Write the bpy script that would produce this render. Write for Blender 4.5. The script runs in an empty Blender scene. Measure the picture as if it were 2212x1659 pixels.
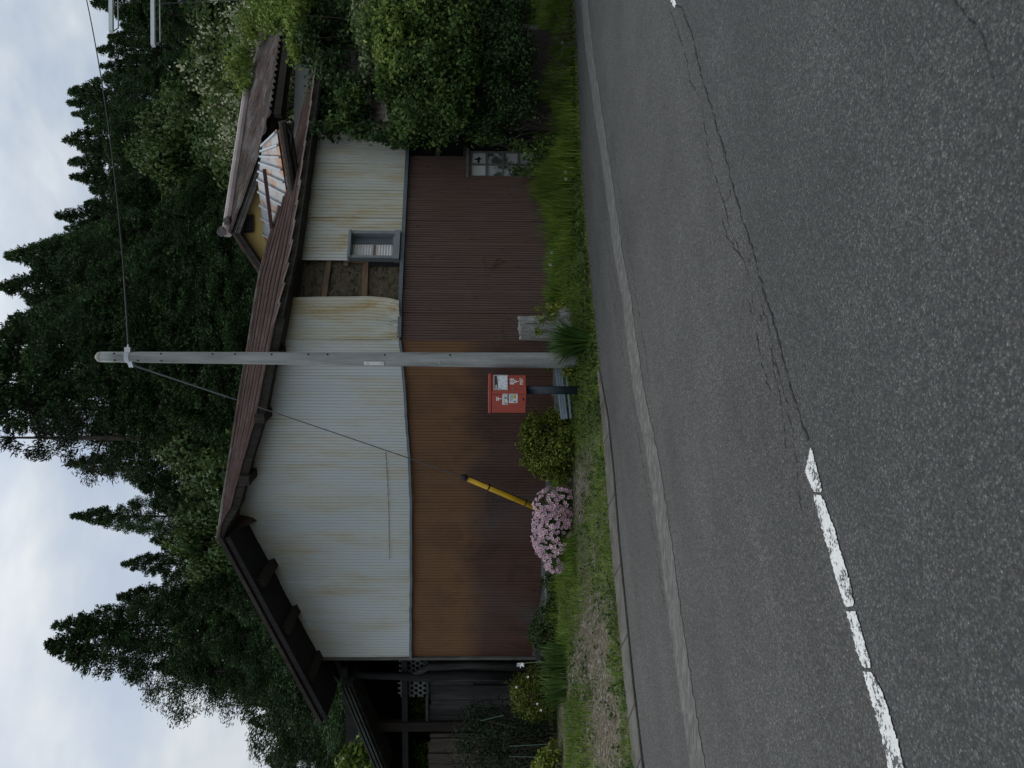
import bpy, bmesh, math, random
import numpy as np
from mathutils import Vector, Matrix
rng = np.random.default_rng(7)
random.seed(7)
SC = bpy.context.scene
COL = SC.collection

# ---------------------------------------------------------------- camera model
H = 1.5            # eye height above the road
FPX = 1661.0       # focal length in units of a 2212 x 1659 picture
PITCH = math.atan((1106 - 1065) / FPX)
ROLL = 0.0055
cp, sp = math.cos(PITCH), math.sin(PITCH)
FW = np.array([0, cp, -sp]); U0 = np.array([0, sp, cp]); R0 = np.array([1.0, 0, 0])
RT = math.cos(ROLL) * R0 + math.sin(ROLL) * U0
UP = -math.sin(ROLL) * R0 + math.cos(ROLL) * U0
CAM = np.array([0, 0, H])

def ray(X, Y):
    """direction (world) seen at X (down in the world), Y (left in the world); unit depth along +Y"""
    u = (829.5 - Y) / FPX; v = (1106 - X) / FPX
    d = FW + u * RT + v * UP
    return d / d[1]
def P(X, Y, d):
    return CAM + ray(X, Y) * d
def G(X, Y, z=0.0):
    r = ray(X, Y); t = (z - H) / r[2]
    return CAM + r * t

# ---------------------------------------------------------------- object helpers
ORG = {}
def tag(o, label=None, cat=None, group=None, kind=None):
    if label: o['label'] = label
    if cat: o['category'] = cat
    if group: o['group'] = group
    if kind: o['kind'] = kind
    return o
def thing(name, loc, label, cat, group=None):
    o = bpy.data.objects.new(name, None); COL.objects.link(o)
    o.empty_display_size = 0.2
    o.location = loc; ORG[o.name] = np.array(loc, float)
    return tag(o, label, cat, group)
def link(name, me, parent=None, loc=None):
    o = bpy.data.objects.new(name, me); COL.objects.link(o)
    if parent is not None:
        o.parent = parent; ORG[o.name] = ORG[parent.name]
    else:
        l = np.zeros(3) if loc is None else np.array(loc, float)
        o.location = l; ORG[o.name] = l
    return o

class MB:
    def __init__(s): s.v = []; s.f = []
    def add(s, vs, fs):
        b = len(s.v); s.v.extend([tuple(map(float, p)) for p in vs])
        s.f.extend([tuple(i + b for i in f) for f in fs]); return s
    def addarr(s, V, F):
        b = len(s.v); s.v.extend(map(tuple, np.asarray(V, float).tolist()))
        s.f.extend(map(tuple, (np.asarray(F) + b).tolist())); return s
    def box(s, c, ax, ay, az):
        """centre and three half-axis vectors"""
        c, ax, ay, az = [np.array(q, float) for q in (c, ax, ay, az)]
        vs = [c + i * ax + j * ay + k * az for i in (-1, 1) for j in (-1, 1) for k in (-1, 1)]
        return s.add(vs, [(0, 1, 3, 2), (4, 6, 7, 5), (0, 4, 5, 1), (2, 3, 7, 6), (0, 2, 6, 4), (1, 5, 7, 3)])
    def beam(s, a, b, w, h, up=(0, 0, 1)):
        a, b, up = np.array(a, float), np.array(b, float), np.array(up, float)
        d = b - a; L = np.linalg.norm(d); d = d / L
        x = np.cross(d, up); x /= np.linalg.norm(x); y = np.cross(x, d)
        return s.box((a + b) / 2, d * L / 2, x * w / 2, y * h / 2)
    def prism(s, poly, ext):
        poly = [np.array(p, float) for p in poly]; ext = np.array(ext, float); n = len(poly)
        vs = poly + [p + ext for p in poly]
        fs = [tuple(range(n)), tuple(range(2 * n - 1, n - 1, -1))]
        fs += [(i, i + n, (i + 1) % n + n, (i + 1) % n) for i in range(n)]
        return s.add(vs, fs)
    def tube(s, pts, rad, seg=8, cap=True):
        pts = [np.array(p, float) for p in pts]; n = len(pts)
        if np.isscalar(rad): rad = [rad] * n
        vs = []; prev = None
        for i, p in enumerate(pts):
            d = pts[min(i + 1, n - 1)] - pts[max(i - 1, 0)]; d /= (np.linalg.norm(d) + 1e-9)
            if prev is None:
                a = np.array([0, 0, 1.0]) if abs(d[2]) < .9 else np.array([1.0, 0, 0])
                x = np.cross(d, a)
            else:
                x = prev - d * np.dot(prev, d)
            x /= (np.linalg.norm(x) + 1e-9); prev = x; y = np.cross(d, x)
            for k in range(seg):
                t = 2 * math.pi * k / seg
                vs.append(p + rad[i] * (math.cos(t) * x + math.sin(t) * y))
        fs = []
        for i in range(n - 1):
            for k in range(seg):
                k2 = (k + 1) % seg
                fs.append((i * seg + k, i * seg + k2, (i + 1) * seg + k2, (i + 1) * seg + k))
        if cap:
            fs.append(tuple(range(seg - 1, -1, -1))); fs.append(tuple((n - 1) * seg + k for k in range(seg)))
        return s.add(vs, fs)
    def grid(s, A):
        """A: rows x cols x 3"""
        A = np.asarray(A, float); r, c = A.shape[:2]
        idx = np.arange(r * c).reshape(r, c)
        F = np.stack([idx[:-1, :-1], idx[:-1, 1:], idx[1:, 1:], idx[1:, :-1]], -1).reshape(-1, 4)
        return s.addarr(A.reshape(-1, 3), F)
    def mesh(s, name, m, org=None, smooth=False):
        me = bpy.data.meshes.new(name)
        v = np.array(s.v, float).reshape(-1, 3)
        if org is not None: v = v - org
        me.from_pydata(v.tolist(), [], s.f); me.update()
        if m: me.materials.append(m)
        if smooth: me.shade_smooth()
        return me
    def build(s, name, m, parent=None, smooth=False, loc=None, bevel=0):
        org = ORG[parent.name] if parent is not None else (np.zeros(3) if loc is None else np.array(loc, float))
        me = s.mesh(name, m, org, smooth)
        if bevel:
            bm = bmesh.new(); bm.from_mesh(me)
            bmesh.ops.recalc_face_normals(bm, faces=bm.faces)
            es = [e for e in bm.edges if e.calc_face_angle(0) > .5]
            bmesh.ops.bevel(bm, geom=es, offset=bevel, segments=3, affect='EDGES', profile=.5)
            bm.to_mesh(me); bm.free()
        return link(name, me, parent, loc)

def npmesh(name, V, F, m):
    V = np.asarray(V, np.float32); F = np.asarray(F, np.int32); k = F.shape[1]
    me = bpy.data.meshes.new(name)
    me.vertices.add(len(V)); me.vertices.foreach_set('co', V.ravel())
    me.loops.add(F.size); me.loops.foreach_set('vertex_index', F.ravel())
    me.polygons.add(len(F)); me.polygons.foreach_set('loop_start', np.arange(0, F.size, k, dtype=np.int32))
    me.update(calc_edges=True)
    if m: me.materials.append(m)
    return me

# ---------------------------------------------------------------- materials
class NT:
    def __init__(s, name):
        s.m = bpy.data.materials.new(name); s.m.use_nodes = True
        s.t = s.m.node_tree; s.t.nodes.clear()
        s.out = s.n('ShaderNodeOutputMaterial')
    def n(s, typ, **kw):
        nd = s.t.nodes.new(typ)
        for k, v in kw.items(): setattr(nd, k, v)
        return nd
    def set(s, sock, v):
        if hasattr(v, 'is_output') or isinstance(v, bpy.types.NodeSocket): s.t.links.new(v, sock)
        elif isinstance(v, (tuple, list)) and len(v) == 3 and sock.type == 'RGBA': sock.default_value = (*v, 1)
        else: sock.default_value = v
    def pos(s): return s.n('ShaderNodeNewGeometry').outputs['Position']
    def island(s): return s.n('ShaderNodeNewGeometry').outputs['Random Per Island']
    def obj(s): return s.n('ShaderNodeTexCoord').outputs['Object']
    def orand(s): return s.n('ShaderNodeObjectInfo').outputs['Random']
    def map(s, vec, scale=(1, 1, 1), loc=(0, 0, 0), rot=(0, 0, 0)):
        m = s.n('ShaderNodeMapping'); s.set(m.inputs['Vector'], vec)
        m.inputs['Scale'].default_value = scale; m.inputs['Location'].default_value = loc; m.inputs['Rotation'].default_value = rot
        return m.outputs[0]
    def noise(s, vec, scale=5, detail=4, rough=.5, dist=0):
        n = s.n('ShaderNodeTexNoise'); s.set(n.inputs['Vector'], vec)
        n.inputs['Scale'].default_value = scale; n.inputs['Detail'].default_value = detail
        n.inputs['Roughness'].default_value = rough; n.inputs['Distortion'].default_value = dist
        return n.outputs[0]
    def voro(s, vec, scale, feature='F1', out='Distance', rnd=1):
        n = s.n('ShaderNodeTexVoronoi', feature=feature); s.set(n.inputs['Vector'], vec)
        n.inputs['Scale'].default_value = scale; n.inputs['Randomness'].default_value = rnd
        return n.outputs[out]
    def ramp(s, fac, stops, mode='LINEAR'):
        r = s.n('ShaderNodeValToRGB'); s.set(r.inputs[0], fac); cr = r.color_ramp; cr.interpolation = mode
        while len(cr.elements) < len(stops): cr.elements.new(.5)
        for e, (p, c) in zip(cr.elements, stops):
            e.position = p
            if not isinstance(c, (tuple, list)): c = (c, c, c)
            e.color = (*c, 1)
        return r.outputs[0]
    def mix(s, f, a, b, mode='MIX'):
        m = s.n('ShaderNodeMix', data_type='RGBA', blend_type=mode)
        s.set(m.inputs[0], f); s.set(m.inputs[6], a); s.set(m.inputs[7], b)
        return m.outputs[2]
    def math(s, op, a, b=0.0, c=None, clamp=False):
        m = s.n('ShaderNodeMath', operation=op, use_clamp=clamp)
        s.set(m.inputs[0], a); s.set(m.inputs[1], b)
        if c is not None: s.set(m.inputs[2], c)
        return m.outputs[0]
    def sep(s, v):
        q = s.n('ShaderNodeSeparateXYZ'); s.set(q.inputs[0], v); return q.outputs
    def bump(s, h, strength=.3, dist=.01):
        b = s.n('ShaderNodeBump'); s.set(b.inputs['Height'], h)
        b.inputs['Strength'].default_value = strength; b.inputs['Distance'].default_value = dist
        return b.outputs[0]
    def bsdf(s, col, rough=.7, normal=None, metal=0, spec=.3, trans=0):
        b = s.n('ShaderNodeBsdfPrincipled')
        s.set(b.inputs['Base Color'], col); s.set(b.inputs['Roughness'], rough)
        s.set(b.inputs['Metallic'], metal); b.inputs['Specular IOR Level'].default_value = spec
        if normal is not None: s.set(b.inputs['Normal'], normal)
        if trans:
            t = s.n('ShaderNodeBsdfTranslucent'); s.set(t.inputs['Color'], col)
            mx = s.n('ShaderNodeMixShader'); mx.inputs[0].default_value = trans
            s.t.links.new(b.outputs[0], mx.inputs[1]); s.t.links.new(t.outputs[0], mx.inputs[2])
            s.t.links.new(mx.outputs[0], s.out.inputs[0])
        else:
            s.t.links.new(b.outputs[0], s.out.inputs[0])
        return s.m

def m_plain(name, col, rough=.6, metal=0, var=.12, scale=6, spec=.3, bump=0):
    t = NT(name); o = t.obj()
    n = t.noise(o, scale, 5, .6)
    c = t.mix(t.ramp(n, [(.3, 0), (.7, 1)]), tuple(x * (1 - var) for x in col), tuple(min(1, x * (1 + var)) for x in col))
    return t.bsdf(c, rough, t.bump(t.noise(o, scale * 8, 3), bump, .01) if bump else None, metal, spec)

def m_leaf(name, a, b, c=None, rough=.55, trans=.25, clump=1.2, objvar=.25, spec=.18):
    """leaf colours vary leaf by leaf, and softly from clump to clump and plant to plant"""
    t = NT(name)
    stops = [(0, a), (1, b)] if c is None else [(0, a), (.8, b), (1, c)]
    col = t.ramp(t.island(), stops)
    n = t.noise(t.obj(), clump, 2)
    col = t.mix(1, col, t.ramp(n, [(.3, (.7, .72, .7)), (.7, (1.25, 1.22, 1.1))]), 'MULTIPLY')
    if objvar:
        k = t.math('MULTIPLY_ADD', t.orand(), 2 * objvar, 1 - objvar)
        cc = t.n('ShaderNodeCombineColor'); t.set(cc.inputs[0], k); t.set(cc.inputs[1], k); t.set(cc.inputs[2], k)
        col = t.mix(1, col, cc.outputs[0], 'MULTIPLY')
    return t.bsdf(col, rough, spec=spec, trans=trans)

def m_wood(name, a, b, rough=.85, sc=(18, 18, 1.2), isl=0):
    t = NT(name); o = t.pos(); v = t.map(o, sc)
    n = t.noise(v, 2.0, 6, .65, .4); n2 = t.noise(o, 1.3, 3)
    c = t.mix(t.ramp(n, [(.3, 0), (.72, 1)]), a, b)
    c = t.mix(1, c, t.ramp(n2, [(.3, .75), (.7, 1.15)]), 'MULTIPLY')
    if isl: c = t.mix(1, c, t.ramp(t.island(), [(0, .45), (.6, 1.0), (1, 1.8)]), 'MULTIPLY')
    return t.bsdf(c, rough, t.bump(n, .5, .01), spec=.15)

M = {}
# road: dark asphalt, coarse bright aggregate; the near lane is a younger, coarser course
t = NT('asphalt'); p = t.pos()
x, y, z = t.sep(p)
lane = t.math('ADD', t.math('MULTIPLY', x, -.61), t.math('MULTIPLY', y, .79))      # distance across the road
lane = t.math('ADD', lane, t.math('MULTIPLY_ADD', t.noise(p, 2.5, 4), .12, -.06))
far = t.ramp(t.math('MULTIPLY_ADD', lane, .1, 0), [(.302, 0), (.312, 1)])
cell = t.voro(p, 105, out='Color'); cv = t.n('ShaderNodeSeparateColor'); t.set(cv.inputs[0], cell)
stone = t.ramp(cv.outputs[0], [(0, .42), (.3, .68), (.6, .98), (.84, 1.26), (.95, 1.5), (1, 2.0)])
d1 = t.voro(p, 105)
big = t.voro(p, 62, out='Color'); bs = t.n('ShaderNodeSeparateColor'); t.set(bs.inputs[0], big)
bigst = t.ramp(bs.outputs[1], [(0, .72), (.5, .95), (.88, 1.12), (.97, 1.25), (1, 1.5)])
base = t.mix(far, (.074, .0745, .0715), (.087, .0845, .080))
base = t.mix(1, base, t.ramp(t.noise(p, .9, 5, .6), [(.25, .74), (.75, 1.18)]), 'MULTIPLY')
base = t.mix(1, base, t.ramp(t.noise(t.map(p, (1, 1, 1), rot=(0, 0, -.66)), 1.0, 3), [(.3, .9), (.7, 1.1)]), 'MULTIPLY')
wear = t.noise(t.map(t.map(p, rot=(0, 0, -.655)), (.12, 1.6, 1)), 1.0, 4, .6)
base = t.mix(1, base, t.ramp(wear, [(.3, .78), (.7, 1.16)]), 'MULTIPLY')
col = t.mix(1, base, stone, 'MULTIPLY'); col = t.mix(1, col, bigst, 'MULTIPLY')
col = t.mix(t.ramp(d1, [(.38, 0), (.62, .65)]), col, (.028, .029, .030))
tint = t.mix(t.ramp(cv.outputs[1], [(.4, 0), (.6, 1)]), (1.03, 1, .96), (.95, 1.0, 1.04))
col = t.mix(1, col, tint, 'MULTIPLY')
hgt = t.math('ADD', t.math('MULTIPLY', d1, -.6), t.math('MULTIPLY', t.noise(p, 160, 3), .6))
M['asphalt'] = t.bsdf(col, .78, t.bump(hgt, .9, .008), spec=.35)

t = NT('shoulder_line'); p = t.pos()                       # grey, almost worn-off edge line
n = t.noise(p, 9, 6, .7); c = t.mix(t.ramp(n, [(.44, 0), (.6, 1)]), (.083, .082, .077), (.128, .126, .118))
c = t.mix(t.ramp(t.noise(t.map(p, (2.2, 9, 1), rot=(0, 0, .5)), 2, 3, .7), [(.42, 1), (.48, 0)]), c, (.066, .065, .062))
M['edge_line'] = t.bsdf(c, .85, t.bump(t.noise(p, 120, 3), .5, .005))
t = NT('white_road_paint'); p = t.pos()
n = t.math('ADD', t.math('MULTIPLY', t.noise(p, 60, 5, .75), .5), t.math('MULTIPLY', t.noise(p, 9, 4, .7), .5))
c = t.mix(t.ramp(n, [(.455, 0), (.475, 1)]), (.06, .062, .062), t.mix(t.noise(p, 20, 3), (.50, .50, .49), (.66, .66, .65)))
M['paint'] = t.bsdf(c, .7, t.bump(t.noise(p, 110, 3), .6, .006))
M['crack'] = m_plain('road_crack', (.022, .022, .023), .95)
t = NT('kerb_concrete'); p = t.pos()
n = t.noise(p, 6, 6, .65); c = t.mix(t.ramp(n, [(.3, 0), (.7, 1)]), (.078, .075, .067), (.122, .118, .105))
c = t.mix(t.ramp(t.noise(p, 2.2, 4, .7), [(.42, 0), (.62, .85)]), c, (.058, .054, .044))
M['kerb'] = t.bsdf(c, .9, t.bump(t.noise(p, 50, 4), .4, .01))

t = NT('soil_and_gravel'); p = t.pos(); x, y, z = t.sep(p)
vc = t.n('ShaderNodeSeparateColor'); t.set(vc.inputs[0], t.voro(p, 26, out='Color'))
grav = t.ramp(vc.outputs[0], [(0, (.055, .046, .034)), (.5, (.105, .090, .068)), (.85, (.155, .138, .11)), (1, (.27, .25, .21))])
grav = t.mix(t.ramp(t.noise(p, 3, 5, .7), [(.45, 0), (.7, .8)]), grav, (.085, .07, .045))
soil = t.mix(t.noise(p, 5, 5, .7), (.03, .027, .014), (.055, .06, .022))
moss = t.mix(t.noise(p, 14, 4, .7), (.035, .055, .012), (.075, .10, .03))
soil = t.mix(t.ramp(t.noise(p, 1.7, 4), [(.4, 0), (.6, .8)]), soil, moss)
g = t.math('ADD', t.math('MULTIPLY', x, -.9), t.math('MULTIPLY_ADD', t.noise(p, 1.3, 5, .7), 2.2, -1.6))
gm = t.math('MULTIPLY', t.ramp(g, [(.1, 0), (.75, 1)]), t.ramp(t.math('MULTIPLY', y, .05), [(.62, 1), (.70, 0)]))
M['ground'] = t.bsdf(t.mix(gm, soil, grav), .95, t.bump(t.math('ADD', t.voro(p, 26), t.noise(p, 30, 4)), .6, .02), spec=.1)

# painted sheet steel, yellowed and rusted in streaks that run down the sheet
def m_sheet(name, a, b, rust, amount, yellow, yam, sheet=.9, rough=.5):
    t = NT(name); p = t.pos(); x, y, z = t.sep(p)
    st = t.noise(t.map(p, (2.3, 2.3, .42)), 1.5, 7, .66, .35)
    fine = t.noise(t.map(p, (16, 16, .5)), 1.5, 5, .7)
    spk = t.noise(p, 30, 4, .8)
    lot = t.n('ShaderNodeTexWhiteNoise', noise_dimensions='1D')
    t.set(lot.inputs['W'], t.math('FLOOR', t.math('DIVIDE', x, sheet)))
    c = t.mix(t.noise(p, .8, 3), a, b)
    c = t.mix(1, c, t.ramp(lot.outputs[0], [(0, .93), (1, 1.05)]), 'MULTIPLY')
    c = t.mix(t.math('MULTIPLY', t.ramp(st, [(.42, 0), (.68, 1)]), yam), c, yellow)
    f = t.math('MULTIPLY', t.math('MULTIPLY', t.ramp(st, [(.50, 0), (.68, 1)]), t.ramp(fine, [(.40, 0), (.6, 1)])), t.ramp(spk, [(.36, .35), (.56, 1)]))
    c = t.mix(t.math('MULTIPLY', f, amount), c, rust)
    return t.bsdf(c, rough, t.bump(t.noise(t.map(p, (3, 3, .8)), 2, 3), .15, .03), spec=.35)
M['white_sheet'] = m_sheet('white_sheet', (.43, .465, .465), (.515, .55, .55), (.36, .24, .11), .6, (.46, .42, .29), .5)
M['cream_sheet'] = m_sheet('cream_sheet', (.46, .47, .42), (.53, .54, .49), (.33, .20, .06), .95, (.44, .37, .20), .7, .75)
M['grey_siding'] = m_sheet('grey_siding', (.40, .42, .42), (.46, .47, .47), (.3, .25, .2), .2, (.4, .38, .32), .2)

t = NT('orange_brown_sheet'); p = t.pos(); x, y, z = t.sep(p)
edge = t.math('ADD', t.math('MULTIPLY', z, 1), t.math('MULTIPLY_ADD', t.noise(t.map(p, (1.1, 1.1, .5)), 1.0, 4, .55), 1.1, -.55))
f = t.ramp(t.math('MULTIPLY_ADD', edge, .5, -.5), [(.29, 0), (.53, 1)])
st = t.noise(t.map(p, (9, 9, .35)), 1.5, 5, .65)
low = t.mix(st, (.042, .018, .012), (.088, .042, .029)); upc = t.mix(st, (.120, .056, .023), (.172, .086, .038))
mid = t.mix(st, (.055, .042, .040), (.085, .068, .064))
low = t.mix(t.ramp(t.noise(t.map(p, (.9, .9, .6)), 1.2, 3), [(.45, 0), (.7, .8)]), low, mid)
lot = t.n('ShaderNodeTexWhiteNoise', noise_dimensions='1D'); t.set(lot.inputs['W'], t.math('FLOOR', t.math('DIVIDE', x, .78)))
c = t.mix(1, t.mix(f, low, upc), t.ramp(lot.outputs[0], [(0, .85), (1, 1.12)]), 'MULTIPLY')
blot = t.noise(t.map(p, (1.0, 1.0, .8), loc=(3.1, 0, .4)), 1.6, 5, .65, .5)
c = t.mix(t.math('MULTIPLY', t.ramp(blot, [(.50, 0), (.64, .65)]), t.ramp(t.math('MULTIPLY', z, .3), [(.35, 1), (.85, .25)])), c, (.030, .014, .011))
c = t.mix(t.ramp(t.noise(p, 24, 5, .75), [(.58, 0), (.72, .35)]), c, (.19, .11, .06))
M['orange_sheet'] = t.bsdf(c, .6, t.bump(t.noise(t.map(p, (3, 3, .8)), 2, 3), .2, .03), spec=.3)

t = NT('wood_print_sheet'); p = t.pos(); x, y, z = t.sep(p)
grain = t.noise(t.map(p, (30, 30, 1.0)), 1.6, 6, .7)
knot = t.voro(t.map(p, (9, 9, 2.2)), 1.0)
c = t.mix(t.ramp(grain, [(.3, 0), (.7, 1)]), (.060, .035, .028), (.122, .079, .065))
c = t.mix(t.ramp(knot, [(.05, .85), (.13, 0)]), c, (.028, .016, .014))
c = t.mix(t.math('MULTIPLY', t.ramp(t.noise(t.map(p, (.8, .8, .4)), 1.5, 4), [(.5, 0), (.7, 1)]), t.ramp(t.math('MULTIPLY', z, .5), [(.3, 1), (.8, .2)])), c, (.12, .055, .028))
M['wood_print'] = t.bsdf(c, .6, t.bump(grain, .15, .01), spec=.3)

t = NT('roof_sheet'); p = t.pos()
n = t.noise(t.map(p, (1.2, 1.2, 1.2)), 1.6, 6, .7); n2 = t.noise(p, 11, 5, .8)
c = t.ramp(n, [(.25, (.034, .021, .019)), (.5, (.060, .040, .037)), (.75, (.105, .080, .076))])
c = t.mix(t.ramp(n2, [(.5, 0), (.68, .8)]), c, (.075, .035, .025))
M['rib_shade'] = m_plain('painted_rib_shade', (.020, .014, .013), .95, var=.4, spec=.03)  # dark rib stripes: shading between roof ribs put into the colour
M['roof_lap'] = m_plain('roof_lap_edge', (.26, .20, .165), .6, var=.3)
M['roof_sheet'] = t.bsdf(c, .9, t.bump(n2, .2, .01), spec=.04)
t = NT('weathered_roof_sheet'); p = t.pos()
n = t.noise(t.map(p, (.9, .9, .9)), 1.7, 5, .7); n2 = t.noise(p, 7, 5, .8)
c = t.ramp(n, [(.28, (.042, .028, .025)), (.5, (.078, .062, .058)), (.7, (.20, .19, .19))])
c = t.mix(t.ramp(n2, [(.52, 0), (.66, .85)]), c, (.17, .08, .045))
M['roof_grey'] = t.bsdf(c, .75, spec=.12)
t = NT('rusting_pale_sheet'); p = t.pos()
n = t.noise(t.map(p, (1, 1, 2.0)), 2.4, 6, .7)
x, y, z = t.sep(p)
lowm = t.ramp(t.math('MULTIPLY_ADD', z, .8, -3.9), [(.25, .18), (.85, .0)])
c = t.mix(t.ramp(t.math('ADD', n, lowm), [(.54, 0), (.58, 1)]), t.mix(t.noise(p, 2, 3), (.19, .205, .225), (.29, .31, .33)), t.mix(t.noise(p, 14, 4), (.20, .075, .03), (.30, .13, .06)))
M['pent_sheet'] = t.bsdf(c, .45, spec=.4)
M['dark_wood'] = m_wood('dark_timber', (.018, .015, .013), (.060, .052, .046))
M['grey_wood'] = m_wood('weathered_boards', (.045, .042, .038), (.16, .15, .14))
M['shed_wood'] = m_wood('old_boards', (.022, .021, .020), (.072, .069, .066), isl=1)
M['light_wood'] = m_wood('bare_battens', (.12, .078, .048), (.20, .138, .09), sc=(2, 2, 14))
M['black_wood'] = m_wood('near_black_boards', (.010, .010, .010), (.030, .030, .030))  # near-black timber, one dark tone with grain
t = NT('earth_wall'); p = t.pos()
n = t.noise(p, 7, 8, .75, .6)
cr = t.math('ABSOLUTE', t.math('SUBTRACT', t.noise(t.map(p, (1.6, 1.6, 5.5), rot=(.1, .15, .1)), 1.3, 5, .62, .8), .5)); cr2 = t.math('ADD', cr, t.math('MULTIPLY', t.noise(p, 9, 3, .7), .11))
c = t.ramp(n, [(.25, (.085, .070, .046)), (.5, (.135, .112, .075)), (.75, (.195, .165, .11))])
c = t.mix(t.ramp(cr2, [(.052, .75), (.068, 0)]), c, (.06, .048, .03))
M['earth'] = t.bsdf(c, .98, t.bump(t.math('ADD', t.math('MULTIPLY', t.noise(p, 16, 7, .8), 1), t.ramp(cr2, [(.045, 0), (.07, .6)])), 1.0, .05), spec=.05)
t = NT('yellow_plaster'); p = t.pos()
c = t.mix(t.noise(p, 2, 5, .6), (.36, .26, .09), (.46, .35, .14))
M['yellow'] = t.bsdf(c, .9, spec=.1)
M['blue_trim'] = m_plain('blue_grey_trim', (.10, .125, .135), .5)
M['frame_grey'] = m_plain('grey_frame', (.17, .19, .20), .5)
M['frame_old'] = m_plain('old_window_frame', (.11, .105, .09), .8, var=.3)
M['inner_sheet'] = m_plain('pale_shutter_sheet', (.76, .75, .73), .5, var=.08, scale=3)
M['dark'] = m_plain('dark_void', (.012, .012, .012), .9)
M['soffit'] = m_plain('soffit_boards', (.050, .045, .042), .9, var=.35, scale=4)
t = NT('frosted_pane'); p = t.pos()
n = t.noise(p, 3.3, 5, .6)
c = t.mix(t.ramp(n, [(.44, 0), (.52, 1)]), (.06, .075, .07), (.36, .38, .38))
M['pane'] = t.bsdf(c, .25, spec=.5)
M['pane_white'] = m_plain('papered_pane', (.42, .43, .43), .35, var=.15, scale=3)
t = NT('pole_concrete'); p = t.pos()
n = t.noise(t.map(p, (5, 5, .5)), 2, 6, .65); n2 = t.noise(p, 60, 3, .7)
c = t.mix(t.ramp(n, [(.3, 0), (.7, 1)]), (.17, .18, .175), (.36, .37, .36))
c = t.mix(t.ramp(n2, [(.55, 0), (.75, .4)]), c, (.14, .14, .135))
M['pole'] = t.bsdf(c, .85, t.bump(n2, .25, .004), spec=.2)
M['galv'] = m_plain('galvanised_steel', (.42, .44, .46), .45, .6, var=.2)
M['steel_white'] = m_plain('pale_arm_paint', (.62, .66, .68), .5, var=.1)
M['cable'] = m_plain('black_cable', (.03, .03, .032), .6)
M['steel_rope'] = m_plain('steel_rope', (.10, .105, .11), .5, .4)
M['yellow_guard'] = m_plain('yellow_plastic', (.52, .30, .012), .5, var=.18, scale=5)
M['black_plastic'] = m_plain('black_plastic', (.015, .015, .016), .5)
M['red'] = m_plain('red_paint', (.34, .055, .036), .42, var=.10, scale=4, spec=.45)
M['navy'] = m_plain('dark_blue_post', (.016, .024, .032), .45, var=.25)
M['white_paint'] = m_plain('white_lettering', (.78, .78, .76), .5, var=.05)
M['slot_frame'] = m_plain('slot_grey', (.46, .46, .44), .45)
t = NT('slot_label'); p = t.obj()
vs = t.n('ShaderNodeSeparateColor'); t.set(vs.inputs[0], t.voro(p, 38, out='Color'))
M['slot_paper'] = t.bsdf(t.mix(t.ramp(vs.outputs[0], [(.6, 0), (.9, 1)]), (.72, .74, .76), (.45, .47, .5)), .4)
M['slot_dark'] = m_plain('slot_inside', (.06, .06, .062), .6)
M['sticker'] = m_plain('sticker_white', (.62, .65, .66), .5, var=.05)
M['st_yellow'] = m_plain('sticker_yellow', (.42, .34, .07), .5)
M['st_blue'] = m_plain('sticker_blue', (.05, .08, .30), .5)
M['st_grey'] = m_plain('sticker_print', (.20, .21, .26), .6)
M['plate'] = m_plain('white_plate', (.62, .64, .62), .5, var=.06)
M['metal_plank'] = m_plain('blue_grey_steel', (.21, .255, .31), .5, .2, var=.15, spec=.45)
t = NT('stump_wood'); p = t.obj()
n = t.noise(t.map(p, (11, 11, 1.5)), 2, 8, .75, .7); n2 = t.noise(p, 6, 5, .7)
c = t.ramp(n, [(.25, (.06, .057, .052)), (.42, (.22, .215, .20)), (.6, (.40, .39, .37)), (.8, (.55, .54, .52))])
c = t.mix(t.ramp(n2, [(.56, 0), (.72, .6)]), c, (.09, .085, .075))
M['stump'] = t.bsdf(c, .95, t.bump(n, 1.0, .05), spec=.1)
t = NT('concrete_block'); p = t.pos()
c = t.mix(t.noise(p, 9, 6, .7), (.07, .075, .072), (.19, .195, .19))
M['block'] = t.bsdf(c, .9, t.bump(t.noise(p, 40, 4), .4, .01))
M['bark'] = m_wood('bark', (.03, .025, .02), (.10, .085, .07), sc=(6, 6, .8))
M['stem'] = m_wood('dry_stems', (.04, .032, .025), (.11, .088, .068), sc=(6, 6, 3))
M['bamboo'] = m_plain('grey_split_bamboo', (.13, .14, .14), .7, var=.3)
# leaves
M['cedar'] = m_leaf('cedar_leaves', (.022, .050, .024), (.054, .098, .040), (.095, .138, .052), clump=.35, trans=.12, spec=.06)
M['pine'] = m_leaf('pine_leaves', (.026, .036, .026), (.052, .066, .042), clump=.4, trans=.12, spec=.06)
M['oak'] = m_leaf('broadleaf', (.035, .072, .022), (.080, .135, .038), (.12, .175, .05), clump=.4)
M['bright'] = m_leaf('young_leaves', (.09, .16, .02), (.20, .30, .045), clump=1)
M['locust'] = m_leaf('locust_leaves', (.060, .095, .030), (.13, .18, .055), clump=.8)
M['blossom'] = m_leaf('cream_blossom', (.32, .34, .22), (.52, .52, .40), clump=2, objvar=0)
M['vine'] = m_leaf('vine_leaves', (.036, .078, .020), (.098, .160, .042), (.18, .24, .07), clump=1.6)
M['vine_dark'] = m_leaf('ivy_leaves', (.018, .046, .017), (.056, .104, .034), (.10, .15, .055), clump=1.6)
M['vine_bright'] = m_leaf('wisteria_leaves', (.085, .15, .028), (.19, .27, .06), (.27, .34, .10), clump=1.6)
M['grey_leaf'] = m_leaf('grey_green_leaves', (.085, .12, .055), (.17, .21, .11), clump=2)
M['shrub'] = m_leaf('shrub_leaves', (.085, .115, .016), (.180, .215, .036), (.25, .28, .06), clump=5)
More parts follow.
